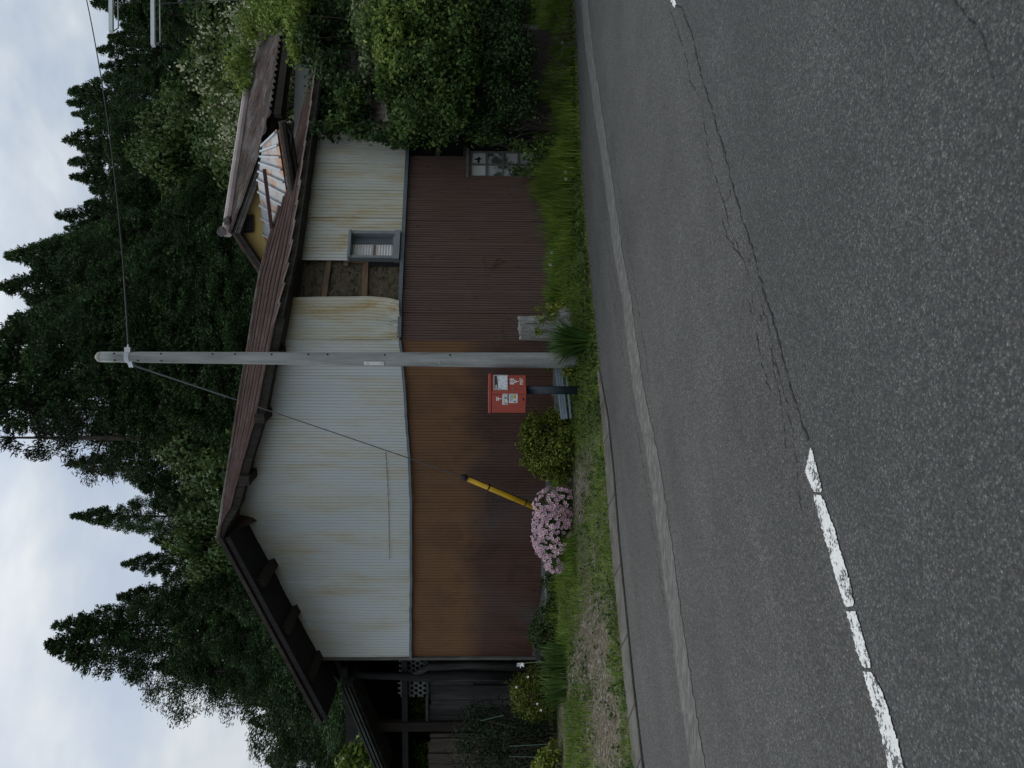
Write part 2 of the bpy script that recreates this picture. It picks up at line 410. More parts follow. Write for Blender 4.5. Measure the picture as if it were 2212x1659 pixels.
M['shrub2'] = m_leaf('garden_shrub_leaves', (.030, .060, .016), (.080, .120, .030), clump=5)
M['dark_shrub'] = m_leaf('dark_shrub_leaves', (.010, .022, .012), (.030, .052, .024), clump=3)
M['petal'] = m_leaf('pink_petals', (.56, .42, .50), (.68, .55, .62), (.76, .67, .71), clump=4, objvar=0, trans=.3)
M['petal_core'] = m_leaf('petal_throat', (.38, .07, .22), (.5, .13, .32), objvar=0)
M['grass'] = m_leaf('grass_blades', (.085, .150, .020), (.170, .255, .045), (.26, .28, .09), clump=.9, objvar=0, trans=.3)
M['grass_tall'] = m_leaf('tall_grass_blades', (.075, .14, .018), (.170, .255, .040), (.26, .28, .10), clump=2.2, objvar=0, trans=.35)
M['lily_leaf'] = m_leaf('strap_leaves', (.026, .066, .015), (.060, .118, .026), (.105, .16, .04), clump=3, trans=.2)
M['iris_leaf'] = m_leaf('iris_leaves', (.045, .095, .022), (.090, .155, .042), clump=3, trans=.25)
M['puff'] = m_plain('seed_fluff', (.62, .64, .60), .9)
M['white_petal'] = m_plain('white_petals', (.80, .80, .80), .5, var=.04)
SKY_TOP, SKY_STR, SUN_E, EXPO = 2.0, .1, .7, 0.0
# ---------------------------------------------------------------- road and ground
EPX = [(1240, 0), (1249, 200), (1258, 400), (1271, 560), (1285, 700), (1299, 848), (1314, 1024), (1325, 1176), (1340, 1327), (1355, 1478), (1372, 1629), (1376, 1659)]
E0 = np.array([G(X, Y)[:2] for X, Y in EPX])[::-1]          # left to right in the world
d0 = E0[1] - E0[0]; d0 /= np.linalg.norm(d0)
d1 = E0[-1] - E0[-2]; d1 /= np.linalg.norm(d1)
EDGE = np.vstack([E0[0] - d0 * 40, E0[0] - d0 * 6, E0, E0[-1] + d1 * 6, E0[-1] + d1 * 30 + np.array([0, -3]), E0[-1] + d1 * 90 + np.array([0, -16])])
def yedge(x): return np.interp(x, EDGE[:, 0], EDGE[:, 1])
def sm(a, b, x):
    t = np.clip((np.asarray(x, float) - a) / (b - a), 0, 1); return t * t * (3 - 2 * t)
def edist(x, y): return (np.asarray(y, float) - yedge(x)) * .83
def zg(x, y):
    x = np.asarray(x, float); y = np.asarray(y, float)
    e = edist(x, y); k = sm(-2.0, 3.0, x)
    z = .04 * sm(0, .3, e) + (1 - k) * .30 * sm(.2, 4.4, e) + k * .42 * sm(.05, 1.3, e)
    z = z + (np.sin(x * 2.1 + y * 1.3) * .5 + np.sin(x * 5.3 - y * 4.1) * .25) * .035 * sm(.1, .8, e)
    z = z + .30 * np.clip(y - 21, 0, 90) ** 1.0 * sm(19, 27, y) + np.sin(x * .13) * .8 * sm(24, 40, y)
    return np.where(e < 0, -.045, z)
def GT(X, Y):
    """where the sight line through X,Y meets the ground"""
    r = ray(X, Y)
    for t in np.arange(2, 60, .02):
        q = CAM + r * t
        if q[2] <= zg(q[0], q[1]): return q
    return CAM + r * 20
def on(x, y): return np.array([x, y, float(zg(x, y))])

xs = np.concatenate([np.arange(-160, -12, 4), np.arange(-12, 13, .2), np.arange(13, 180, 4)])
ys = np.concatenate([np.arange(-60, 4, 4), np.arange(4, 20, .16), np.arange(20, 200, 4)])
XX, YY = np.meshgrid(xs, ys)
ZZ = zg(XX, YY)
mb = MB(); mb.grid(np.stack([XX, YY, ZZ], -1))
tag(mb.build('ground', M['ground'], smooth=True), 'grassy and gravelly verge rising from the road to the wooded hillside', 'ground', kind='structure')

nrm = []
for i in range(len(EDGE)):
    d = EDGE[min(i + 1, len(EDGE) - 1)] - EDGE[max(i - 1, 0)]; d /= np.linalg.norm(d); nrm.append((d[1], -d[0]))
nrm = np.array(nrm)
def strip(ptsA, ptsB, za, zb=None):
    a = np.array([(p[0], p[1], za) for p in ptsA]); b = np.array([(p[0], p[1], zb if zb is not None else za) for p in ptsB])
    return np.stack([a, b], 1)
mb = MB()
far_side = EDGE + np.array([9.0, -13.0])
mb.grid(np.stack([strip(EDGE, far_side, 0)[:, 0], strip(EDGE, far_side, 0)[:, 1]], 1))
tag(mb.build('road', M['asphalt']), 'coarse grey asphalt road with a cracked centre joint', 'road', kind='structure')

# concrete kerb strip along the left part of the verge
kin = [(1296.5, 800), (1306, 850), (1315, 900), (1328, 1024), (1340, 1176), (1355, 1327), (1370.5, 1478), (1388, 1629), (1392, 1659)]
kout = [(1294.5, 800), (1299.5, 850), (1304, 900), (1314, 1024), (1325, 1176), (1340, 1327), (1355, 1478), (1372, 1629), (1376, 1659)]
ki = [G(*q)[:2] for q in kin]; ko = [G(*q)[:2] for q in kout]
e = (np.array(ki[-1]) - np.array(ki[-2])); e /= np.linalg.norm(e)
ki.append(ki[-1] + e * 5); ko.append(ko[-1] + e * 5)
a = np.array([(q[0], q[1], .006) for q in ki]); b = np.array([(q[0], q[1], .022) for q in ki]); c = np.array([(q[0] , q[1] + .02, .030) for q in ko]); d = np.array([(q[0], q[1] + .03, -.05) for q in ko])
mb = MB(); mb.grid(np.stack([a, b, c, d], 1))
tag(mb.build('kerb', M['kerb']), 'pale concrete kerb strip along the gravel edge of the road', 'kerb', kind='structure')
# joints across the kerb are dark gaps
mb = MB()
KI = np.array(ki); KO = np.array(ko)
for i in range(len(KI) - 1):
    L = np.linalg.norm(KI[i + 1] - KI[i]); n = max(1, int(L / 1.1))
    for j in range(n):
        f = (j + .3) / n; p = KI[i] * (1 - f) + KI[i + 1] * f; q = KO[i] * (1 - f) + KO[i + 1] * f
        dd = (KI[i + 1] - KI[i]) / L; q = q + dd * .16
        w = dd * .006
        mb.add([(*(p - w), .026), (*(p + w), .026), (*(q + w), .034), (*(q - w), .034)], [(0, 1, 2, 3)])
tag(mb.build('kerb_joint', M['crack']), 'dark slanting joints across the kerb strip', 'kerb joint', kind='structure')

fl = [(1252, -60, 14), (1263, 0, 16), (1272, 99, 18), (1292, 238, 19), (1316, 397, 20), (1336, 545, 21), (1354, 645, 22), (1368, 760, 24), (1381, 848, 27), (1408, 974, 28), (1433, 1135, 29), (1458, 1327, 31), (1483.6, 1503, 33), (1508, 1659, 35), (1533, 1820, 37)]
A = []; B = []
for i in range(len(fl) - 1):
    for f in np.linspace(0, 1, 14, endpoint=False):
        X, Y, w = [fl[i][k] * (1 - f) + fl[i + 1][k] * f for k in range(3)]
        A.append(G(X - w * (.44 + .03 * rng.standard_normal()), Y)); B.append(G(X + w * (.46 + .035 * rng.standard_normal()), Y))
mb = MB(); mb.grid(strip(A, B, .004))
tag(mb.build('road_edge_line', M['edge_line']), 'worn grey edge line painted along the far lane', 'road marking', kind='structure')

def dash(pieces):
    mb = MB()
    for L, R in pieces:
        def res(pl):
            pl = np.array(pl, float); yy = np.linspace(pl[0, 1], pl[-1, 1], 60)
            return [(np.interp(q, pl[:, 1], pl[:, 0]), q) for q in yy]
        l = res(L); r = res(R)
        l, r = np.array(l), np.array(r); n_ = len(l); ed = np.minimum(np.arange(n_), n_ - 1 - np.arange(n_)); tp = np.where(ed < 3, .22 * (3 - ed) / 3 * rng.random(n_), 0)[:, None]
        l, r = l * (1 - tp) + r * tp, r * (1 - tp * 1.2) + l * tp * 1.2
        A = [G(x + rng.normal(0, 1.0), y + rng.normal(0, .8)) for x, y in l]; B = [G(x + rng.normal(0, .8), y + rng.normal(0, .8)) for x, y in r]
        mb.grid(strip(A, B, .005))
    return mb
s = .5041
def z2(pts): return [((2300 * .5486 - .0) + x * s, 822.9 + y * s) for x, y in pts]
pcs = [(z2([(972, 290), (952, 390), (985, 472)]), z2([(978, 288), (1000, 370), (1026, 476)])),
       (z2([(984, 486), (1030, 650), (1080, 830), (1124, 970)]), z2([(1024, 488), (1040, 540), (1072, 620), (1100, 720), (1140, 850), (1164, 960)])),
       (z2([(1128, 985), (1150, 1060), (1170, 1150), (1200, 1228)]), z2([(1168, 988), (1190, 1060), (1236, 1232)])),
       (z2([(1198, 1244), (1235, 1360), (1275, 1500), (1310, 1659), (1345, 1800)]), z2([(1242, 1250), (1285, 1340), (1310, 1420), (1350, 1550), (1378, 1659), (1420, 1800)]))]
tag(dash(pcs).build('centre_line_dash', M['paint']), 'flaking white centre line dash nearest the camera', 'road marking', 'white centre line dashes', 'structure')
pcs = [([(1420, -90), (1452, 8), (1458, 17)], [(1432, -90), (1461, 8), (1459, 17)])]
tag(dash(pcs).build('centre_line_dash', M['paint']), 'tip of a white centre line dash by the right end of the crack', 'road marking', 'white centre line dashes', 'structure')

def crack(pts, w, jit):
    pts = np.array(pts, float); A = []; B = []
    for i in range(len(pts) - 1):
        n = max(2, int(np.linalg.norm(pts[i + 1] - pts[i]) / 9))
        for f in np.linspace(0, 1, n, endpoint=False):
            q = pts[i] * (1 - f) + pts[i + 1] * f
            g = G(q[0] + rng.normal(0, jit), q[1]); ww = w * (.15 + 1.1 * rng.random() ** 1.5)
            A.append((g[0] - .61 * ww * -1, g[1] - .79 * ww)); B.append((g[0] + .61 * ww * -1, g[1] + .79 * ww))
    return strip(A, B, .0035)
mb = MB()
main = [(1452, -60), (1458, 12), (1472, 15), (1495, 79), (1515, 159), (1537, 233), (1559, 307), (1584, 402), (1604, 471), (1629, 550), (1653, 640), (1683, 734), (1702, 813), (1730, 908), (1750, 959)]
mb.grid(crack(main, .010, 1.3))
mb.grid(crack([(1448, 25), (1462, 60), (1485, 134), (1490, 173), (1512, 213), (1526, 290), (1532, 342), (1564, 436), (1580, 500), (1604, 560), (1620, 600), (1631, 689)], .004, 1.1))
mb.grid(crack([(1640, 640), (1665, 720), (1672, 800), (1690, 880), (1700, 980)], .004, 1.5))
mb.grid(crack([(1660, 740), (1690, 830), (1712, 930), (1722, 1010), (1733, 1115)], .0035, 1.5))
mb.grid(crack([(1620, 560), (1612, 640), (1630, 690)], .005, 2))
mb.grid(crack([(1580, 402), (1560, 470), (1575, 520), (1604, 560)], .005, 2))
mb.grid(crack([(1650, 660), (1636, 730), (1645, 790), (1668, 850)], .004, 2))
mb.grid(crack([(2060, 0), (2120, 70), (2133, 105), (2150, 180)], .0025, 1))
tag(mb.build('road_crack', M['crack']), 'jagged dark crack running along the centre joint of the road', 'crack', kind='structure')
mb = MB()
pa = np.array(fl)[:, :2]
mb.grid(crack([(x + 24 + rng.normal(0, 3), y) for x, y in pa[2:9]], .005, 1.2))
mb.grid(crack([(x - 20 + rng.normal(0, 3), y) for x, y in pa[3:12]], .005, 1.2))
mb.grid(crack([(x - 32 + rng.normal(0, 2), y) for x, y in pa[1:8]], .006, 1.2))
tag(mb.build('road_crack', M['crack']), 'thin cracks running along the worn edge line', 'crack', kind='structure')
# ---------------------------------------------------------------- wall planes
class Plane:
    def __init__(s, a, b):
        s.a = np.array(a, float); b = np.array(b, float); s.L = np.linalg.norm(b - s.a)
        s.d = (b - s.a) / s.L; s.n = np.array([s.d[1], -s.d[0]])
    def pt(s, q, z, off=0.0):
        p = s.a + s.d * q + s.n * off; return np.array([p[0], p[1], z])
    def hit(s, X, Y, off=0.0):
        r = ray(X, Y); a = s.a + s.n * off
        t = np.dot(a - CAM[:2], s.n) / np.dot(r[:2], s.n)
        p = CAM + r * t; return np.dot(p[:2] - a, s.d), p[2]
    def hit3(s, X, Y, off=0.0): return s.pt(*s.hit(X, Y, off), off)
    def line(s, pts, off=0.0):
        h = sorted(s.hit(X, Y, off) for X, Y in pts); h = np.array(h)
        return lambda q: np.interp(q, h[:, 0], h[:, 1])
DC = 13.3
PL = Plane(P(1100, 1417, 14.7)[:2], P(1100, 735, DC)[:2])
PR = Plane(P(1100, 735, DC)[:2], P(1100, 300, 14.8)[:2])
N3L = np.array([*PL.n, 0]); N3R = np.array([*PR.n, 0]); D3L = np.array([*PL.d, 0]); D3R = np.array([*PR.d, 0])

def corr(pl, s0, s1, zb, zt, pitch, dep, gw, name, m, parent, rows=10, off=lambda q, f: 0, lip=.35, seam=0):
    """folded sheet cladding: flat pans with a folded groove every pitch"""
    qs = []; os_ = []; k = 0
    q = s0
    while q < s1 - 1e-6:
        w = pitch
        for dq, o in ((0, 0), (w - gw, 0), (w - gw * .62, -dep), (w - gw * .38, -dep), ):
            if q + dq <= s1: qs.append(q + dq); os_.append(o + (.016 if seam and (int((q - s0) / seam) % 2) else 0))
        q += w
    qs.append(s1); os_.append(os_[-1])
    qs = np.array(qs); os_ = np.array(os_)
    b = np.array([zb(x) for x in qs]); t = np.array([zt(x) for x in qs])
    A = np.zeros((rows, len(qs), 3))
    for r in range(rows):
        f = r / (rows - 1)
        z = b * (1 - f) + t * f
        for i, x in enumerate(qs):
            A[r, i] = pl.pt(x, z[i], os_[i] + off(x, f))
    mb = MB(); mb.grid(A[:, ::-1] if False else A)
    return mb.build(name, m, parent)

hb = PL.pt(PL.L, .35)
house = thing('corrugated_house', hb, 'derelict house clad in rusting white and brown sheet metal under a sagging corrugated roof', 'house')

# left wall --------------------------------------------------------------
zbelt = PL.line([(886, 1440), (886, 1417), (887, 1250), (887, 1100), (884, 1000), (880, 950), (871, 810), (866, 760), (863, 735), (863, 725)])
ztopL = PL.line([(668, 1425), (618, 1305), (572, 1212), (536, 1180), (505, 1130), (509, 1097), (560, 912), (586, 780), (596, 735), (596, 725)])
zbotL = PL.line([(1151, 1424), (1160, 1330), (1174, 1229), (1184, 1000), (1196, 870), (1200, 735), (1200, 725)])
wav = lambda q, f: .010 * math.sin(q * 3.1) * (1 - f) + .006 * math.sin(q * 7.7 + f * 4)
corr(PL, 0, PL.L, zbelt, ztopL, .056, .008, .013, 'white_cladding', M['white_sheet'], house, 12, lambda q, f: .03 + wav(q, f) + .018 * math.sin(q * 1.7) * (1 - f) ** 2, seam=.78)
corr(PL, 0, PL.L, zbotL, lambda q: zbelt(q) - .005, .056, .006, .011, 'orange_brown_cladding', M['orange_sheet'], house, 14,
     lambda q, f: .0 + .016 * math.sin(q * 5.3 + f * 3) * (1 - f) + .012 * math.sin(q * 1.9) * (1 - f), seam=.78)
mb = MB(); A = []
for q in np.linspace(-.02, PL.L, 60):
    z = zbelt(q) + .004 * rng.standard_normal()
    A.append([PL.pt(q, z + .01, .075), PL.pt(q, z - .035, .078), PL.pt(q, z - .035, .01)])
mb.grid(A); mb.build('belt_flashing', M['blue_trim'], house)
# horizontal rusty lap line across the white sheets
A = []
lap = PL.line([(839, 1290), (842, 1204), (841, 1120), (838, 1040), (834, 975)])
for q in np.linspace(PL.hit(839, 1204)[0], PL.hit(836, 975)[0], 160):
    z = lap(q); o = .036 + wav(q, .2) + .018 * math.sin(q * 1.7) * .6
    w = .007 * (.2 + rng.random()); A.append([PL.pt(q, z + w, o + .020), PL.pt(q, z - w, o + .021)])
mb = MB(); mb.grid(A); mb.build('rusty_sheet_lap', m_plain('rust_line', (.24, .145, .07), .9, var=.5, scale=30), house)
# corner edge on the left
mb = MB(); mb.box(PL.pt(-.02, 2.9, .02), D3L * .025, N3L * .04, np.array([0, 0, 2.25])); mb.build('corner_post', M['grey_wood'], house)
# side of the house going back
mb = MB()
bk = -N3L * 6
mb.prism([PL.pt(0, .5, -.05), PL.pt(0, ztopL(0) - .02, -.05), PL.pt(0, ztopL(0) - .02, -.15), PL.pt(0, .5, -.15)], bk); mb.build('side_wall', M['dark_wood'], house)
# stone and timber footing
mb = MB()
for q in np.arange(.05, PL.L, .52):
    z = zbotL(q); mb.box(PL.pt(q + .2, (z + .02 + .15) / 2, -.06), D3L * .25, N3L * .07, np.array([0, 0, (z - .13) / 2]))
mb.build('footing', M['block'], house)

# right wall -------------------------------------------------------------
zbeltR = PR.line([(862, 745), (863, 735), (865, 655), (869, 560), (873, 480), (882, 300), (885, 220), (888, 120)])
ztopR = PR.line([(590, 745), (594, 735), (612, 664), (634, 548), (664, 330), (680, 220), (690, 120)])
zbotR = PR.line([(1200, 745), (1200, 735), (1192, 600), (1185, 380), (1185, 300), (1185, 100)])
S = lambda X, Y, o=0: PR.hit(X, Y, o)[0]
qw0, qw1 = S(800, 564.5), S(800, 507)          # upper window
qh = S(800, 655)                                # left edge of the hole
# peeling sheet: bulges off the wall towards its free edge
pe = PR.line([(627, 649), (693, 648), (752, 649), (838, 654), (864, 662)])
fe = np.array([(PR.hit(X, Y)[1], PR.hit(X, Y)[0]) for X, Y in [(600, 650), (627, 649), (693, 648), (752, 649), (800, 650), (838, 654.4), (864, 662), (880, 670)]])
fe = fe[np.argsort(fe[:, 0])]
rows = 26; cols = 57; A = np.zeros((rows, cols, 3))
for r in range(rows):
    for c in range(cols):
        f = r / (rows - 1); t_ = c / (cols - 1)
        zb_ = zbeltR(0.4) + .0; zt_ = ztopR(.4); z = zb_ * (1 - f) + zt_ * f
        qe = np.interp(z, fe[:, 0], fe[:, 1])
        q = -.02 + (qe + .02) * t_
        z2_ = zbeltR(q) * (1 - f) + ztopR(q) * f
        curl = max(0, t_ - .15) ** 2 * (.10 + .16 * (1 - f) ** 2)
        crum = .035 * math.sin(t_ * 9 + f * 3) * max(0, .22 - f) / .22
        if f < .15: crum += .012 * rng.standard_normal() * (.15 - f) / .15
        rib = -.013 if c % 4 == 3 else 0
        A[r, c] = PR.pt(q, z2_, .045 + curl + crum + rib)
mb = MB(); mb.grid(A); ps = mb.build('peeling_sheet', M['cream_sheet'], house)
tag(ps, 'white sheet curling away from the hole in the wall')
# sheets right of the hole: above the window, and on to the right end
zwt = PR.hit(757, 535)[1]
corr(PR, S(641, 564.5), qw1 + .02, lambda q: zwt, ztopR, .066, .013, .02, 'white_cladding', M['cream_sheet'], house, 6, lambda q, f: .05)
corr(PR, qw1, S(800, 180), lambda q: zbeltR(q), ztopR, .066, .011, .017, 'white_cladding', M['cream_sheet'], house, 10, lambda q, f: .045 + .006 * math.sin(q * 5), seam=.3)
# earth wall in the hole
A = np.zeros((50, 50, 3))
for r in range(50):
    for c in range(50):
        q = -.1 + (qw0 + .13) * c / 49; f = r / 49
        A[r, c] = PR.pt(q, (zbeltR(q) - .02) * (1 - f) + (ztopR(q)) * f, -.06 + .012 * rng.standard_normal() + .015 * math.sin(q * 9) * math.sin(f * 13))
mb = MB(); mb.grid(A); ew = mb.build('earth_wall', M['earth'], house, smooth=True)
def rail(pa, pb, w, o=-.02, th=.03):
    mb = MB(); mb.beam(PR.hit3(*pa, o), PR.hit3(*pb, o), th, w, up=np.array([0, 0, 1])); return mb.build('batten', M['light_wood'], ew)
rail((790, 562), (787, 646), .10); rail((711, 562), (699, 650), .095); rail((748, 563), (747, 575), .085, -.01)
rail((760, 566), (786, 567), .04, -.015)
# dark gap beside the window
mb = MB(); a = PR.hit3(762, 567, -.015); mb.beam(PR.hit3(790, 570.5, -.03), PR.hit3(862, 571.5, -.03), .02, .075, up=D3R); mb.build('gap', M['dark'], ew)
# belt trim
mb = MB(); A = []
for q in np.linspace(0, S(882, 200), 50):
    z = zbeltR(q); A.append([PR.pt(q, z + .03, .03), PR.pt(q, z + .03, .085), PR.pt(q, z - .035, .085), PR.pt(q, z - .035, .0)])
mb.grid(A); mb.build('belt_flashing', M['blue_trim'], house)
# upper window
fr = MB()
zt_, zb_ = zwt + .02, zbeltR(qw0) + .04
def wbox(mb, q0, q1, z0, z1, o0, o1):
    mb.box(PR.pt((q0 + q1) / 2, (z0 + z1) / 2, (o0 + o1) / 2), D3R * (q1 - q0) / 2, N3R * (o1 - o0) / 2, np.array([0, 0, (z1 - z0) / 2]))
wbox(fr, qw0, qw0 + .05, zb_, zt_, -.02, .13); wbox(fr, qw1 - .05, qw1, zb_, zt_, -.02, .13)
wbox(fr, qw0 - .01, qw1 + .01, zt_ - .05, zt_, -.02, .16); wbox(fr, qw0 - .02, qw1 + .02, zb_, zb_ + .10, -.02, .15)
wbox(fr, qw0 + .052, qw1 - .052, zb_ + .102, zb_ + .14, -.05, .06)
win = fr.build('window', M['frame_grey'], house, bevel=.004)
mb = MB(); q2 = qw0 + .05 + (qw1 - qw0 - .1) * .74
wbox(mb, q2, qw1 - .05, zb_ + .14, zt_ - .05, -.10, -.02); mb.build('side_pocket', M['blue_trim'], win)
A = []
for i, q in enumerate(np.linspace(qw0 + .05, q2 + .03, 7)): A.append((q, 0))
# pale corrugated sheet standing inside: ribs run across
rows_ = 61; g = np.zeros((rows_, 2, 3))
zz = np.linspace(zb_ + .12, zt_ - .05, rows_)
for i, z in enumerate(zz):
    o = -.06 + .014 * math.sin(i * math.pi / 2)
    g[i, 0] = PR.pt(qw0 + .045, z, o); g[i, 1] = PR.pt(q2 + .02, z, o)
mb = MB(); mb.grid(g); mb.build('shutter_sheet', M['inner_sheet'], win)
mb = MB(); zc = (zb_ + zt_) / 2 + .02; wbox(mb, qw0 + .05, q2 - .02, zc - .018, zc + .018, -.045, -.036); mb.build('torn_gap', M['light_wood'], win)

# brown wood-print cladding
qe1, qe2 = S(1100, 382), S(950, 338)
corr(PR, -.02, qe1, zbotR, lambda q: zbeltR(q) - .004, .048, .013, .015, 'wood_print_cladding', M['wood_print'], house, 10, lambda q, f: .012 + .004 * math.sin(q * 4), seam=.48)
zwin = PR.hit(1008, 360)[1]
corr(PR, qe1, qe2, lambda q: zwin, lambda q: zbeltR(q) - .004, .048, .013, .015, 'wood_print_cladding', M['wood_print'], house, 6, lambda q, f: .0105)
# dark louvred boarding right of it
mb = MB(); qd = S(950, 296)
for z in np.arange(zwin + .0, zbeltR(qe2) - .03, .028): wbox(mb, qe2 + .005, qd, z, z + .018, -.10, -.07 + .01 * rng.random())
wbox(mb, qe2, qd + .3, .5, zbeltR(qe2), -.16, -.13)
mb.build('dark_boarding', M['black_wood'], house)
mb = MB()
za = PR.hit(945, 330)[1]; wbox(mb, qe2 - .0, qe2 + .16, za - .05, za + .04, -.07, .0); mb.build('stub_rail', M['shed_wood'], house); mb = MB(); zb3 = PR.hit(1004, 330)[1]; wbox(mb, qe2 - .02, qe2 + .22, zb3 - .05, zb3 + .03, -.07, .02)
mb.build('stub_rail', M['shed_wood'], house)
# lower window with broken panes
mb = MB(); q0, q1 = S(1060, 383), S(1060, 329)
ztop = PR.hit(1013, 360)[1]; zlo = ztop - 1.25
qs_ = [q0, (q0 + q1) / 2, q1]; rowsz = [ztop - .03 - i * .305 for i in range(5)]
for q in qs_: wbox(mb, q - .018, q + .018, zlo, ztop, -.03, .015)
for z in rowsz: wbox(mb, q0 + .018, q1 - .018, z - .024, z + .024, -.028, .012)
wbox(mb, q0 - .02, q1 + .05, ztop, ztop + .05, -.03, .05)
w2 = mb.build('window', M['frame_old'], house)
tag(w2, 'old gridded window with broken frosted panes')
for r in range(4):
    for c in range(2):
        if r == 0 and c == 1:    # broken pane: a jagged star hole shows the dark room
            a0, a1, b0, b1 = qs_[1] + .018, qs_[2] - .018, rowsz[1] + .024, rowsz[0] - .024
            cx, cz = (a0 + a1) / 2, (b0 + b1) / 2; w, h = (a1 - a0) / 2, (b1 - b0) / 2
            ang = np.linspace(0, 2 * np.pi, 17)[:-1]
            outer = [(cx + w * max(-1, min(1, 1.5 * math.cos(t))), cz + h * max(-1, min(1, 1.5 * math.sin(t)))) for t in ang]
            rad = [.62, .35, .25, .55, .7, .3, .2, .5, .75, .45, .25, .12, .35, .62, .3, .4]
            inner = [(cx - .02 + w * rr * math.cos(t), cz + h * rr * math.sin(t)) for rr, t in zip(rad, ang)]
            mb = MB(); n = 16
            vs = [PR.pt(*q, -.012) for q in outer] + [PR.pt(*q, -.010) for q in inner]
            mb.add(vs, [(i, (i + 1) % n, n + (i + 1) % n, n + i) for i in range(n)])
            mb.build('pane', M['pane_white'], w2)
        else:
            mb = MB(); wbox(mb, qs_[c] + .018, qs_[c + 1] - .018, rowsz[r + 1] + .024, rowsz[r] - .024, -.016, -.010)
            mb.build('pane', M['pane_white'] if r == 0 else M['pane'], w2)
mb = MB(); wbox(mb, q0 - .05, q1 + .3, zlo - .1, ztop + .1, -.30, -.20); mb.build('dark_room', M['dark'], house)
mb = MB()
for q in np.arange(.02, S(1180, 100), .5): wbox(mb, q, q + .48, .15, zbotR(q) - .02 + .01 * rng.random(), -.10, -.02)
mb.build('footing', M['block'], house)

# main roof ---------------------------------------------------------------
LO = [(481, 1165), (489, 1140), (516, 1097), (545, 990), (569, 912), (595, 780), (621, 664), (645, 548), (660, 440), (674, 331), (687, 240), (699, 146), (704, 110)]
HI = [(478, 1165), (489, 1077), (500, 1010), (525, 846), (545, 730), (565, 598), (578, 548), (605, 456), (635, 330), (661, 228), (682, 155), (694, 110)]
WD = [(1165, .05), (1077, .8), (846, 1.7), (730, 2.1), (598, 2.4), (456, 2.0), (330, 1.3), (228, .8), (155, .45), (110, .3)]
def itp(tab, y, k=0):
    tab = sorted((b, a) if k == 0 else (a, b) for a, b in tab); return np.interp(y, [q[0] for q in tab], [q[1] for q in tab])
OV = .95
ovl = lambda y: .40 + .55 * float(sm(1080, 1160, y))
Ys = np.linspace(1165, 110, 150); lowP = []; hiP = []; facP = []
for y in Ys:
    xl = itp(LO, y); xh = itp(HI, y); w = itp(WD, y, 1)
    th = 11 * min(1, (1170 - y) / 60)
    def lowp(X):
        a = PL.hit3(X, y, ovl(y)); b = PR.hit3(X, y, .38); k = float(sm(690, 790, y))
        return a * k + b * (1 - k)
    fp = lowp(xl); lp = lowp(xl - th)
    lowP.append(lp); facP.append(fp); hiP.append(P(xh, y, lp[1] + w))
lowP, hiP, facP = map(np.array, (lowP, hiP, facP))
rows = 81; ribs = 7
A = np.zeros((len(Ys), rows, 3))
for j in range(rows):
    f = j / (rows - 1)
    ph = ribs * f * 2 * math.pi
    A[:, j] = lowP * (1 - f) + hiP * f
    A[:, j, 2] += .060 * (.5 + .5 * math.cos(ph)) ** .7
# ragged sheet laps along the lower edge: the sheets step out a little every metre
for i, y in enumerate(Ys):
    k = (y * .0172) % 1.0
    A[i, :3, 1] -= .03 * k; A[i, :3, 2] -= .02 * k
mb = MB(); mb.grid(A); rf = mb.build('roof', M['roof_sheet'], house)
rf.data.materials.append(M['rib_shade'])
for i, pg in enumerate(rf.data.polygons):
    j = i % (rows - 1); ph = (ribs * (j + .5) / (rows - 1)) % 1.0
    if .46 < ph < .74: pg.material_index = 1  # valley and camera-facing side of each rib painted dark for contrast
# sheets lapping over one another along the edge, each stepping out a little
for y0 in np.arange(700, 130, -43):
    i0, i1 = np.argmin(abs(Ys - y0)), np.argmin(abs(Ys - (y0 - 47)))
    if i1 <= i0 + 1: continue
    mb = MB(); a_, b_ = A[i0, 3] + np.array([0, -.02, .02]), A[i1, 0] + np.array([0, -.10, -.035])
    mb.beam(a_, b_, .05, .022); mb.build('sheet_edge', M['roof_lap'], rf)
# back slope, so that the roof is a closed shape with a ridge
mb = MB(); bs_ = hiP + np.array([.6, 3.0, -1.3]); mb.grid(np.stack([hiP + np.array([0, 0, .03]), bs_], 1)); mb.build('back_slope', M['roof_sheet'], rf)
for jj in range(4):   # battens running down the slope at the sheet edge
    pass
fa = MB(); B = np.stack([A[:, 0] + np.array([0, .02, -.005]), facP + np.array([0, .02, 0]), facP + np.array([0, .07, 0])], 1); fa.grid(B); fa.build('fascia', M['dark_wood'], rf)
# soffit from the fascia back to the wall, with purlin ends
so = []
for i, y in enumerate(Ys):
    n3 = N3L if y > 735 else N3R
    p = facP[i] + np.array([0, .04, .03]); so.append([p, p - n3 * ((ovl(y) if y > 735 else .38) + .05)])
fs = MB(); fs.grid(np.array(so)); fs.build('soffit', M['soffit'], rf)
for (X, Y) in [(533, 1040), (566, 905), (597, 770)]:
    a = PL.hit3(X - 6, Y, .50); mb = MB(); mb.beam(a, a - N3L * .6, .15, .17); mb.build('purlin', M['dark_wood'], rf)
# second, lighter board line under the sheet edge with iron gutter brackets at the right part
mb = MB()
pts = [facP[i] + np.array([0, -.03, .03]) for i in range(len(Ys)) if 110 <= Ys[i] <= 690]
mb.tube(pts, .020, 8); mb.build('gutter', M['dark_wood'], rf)

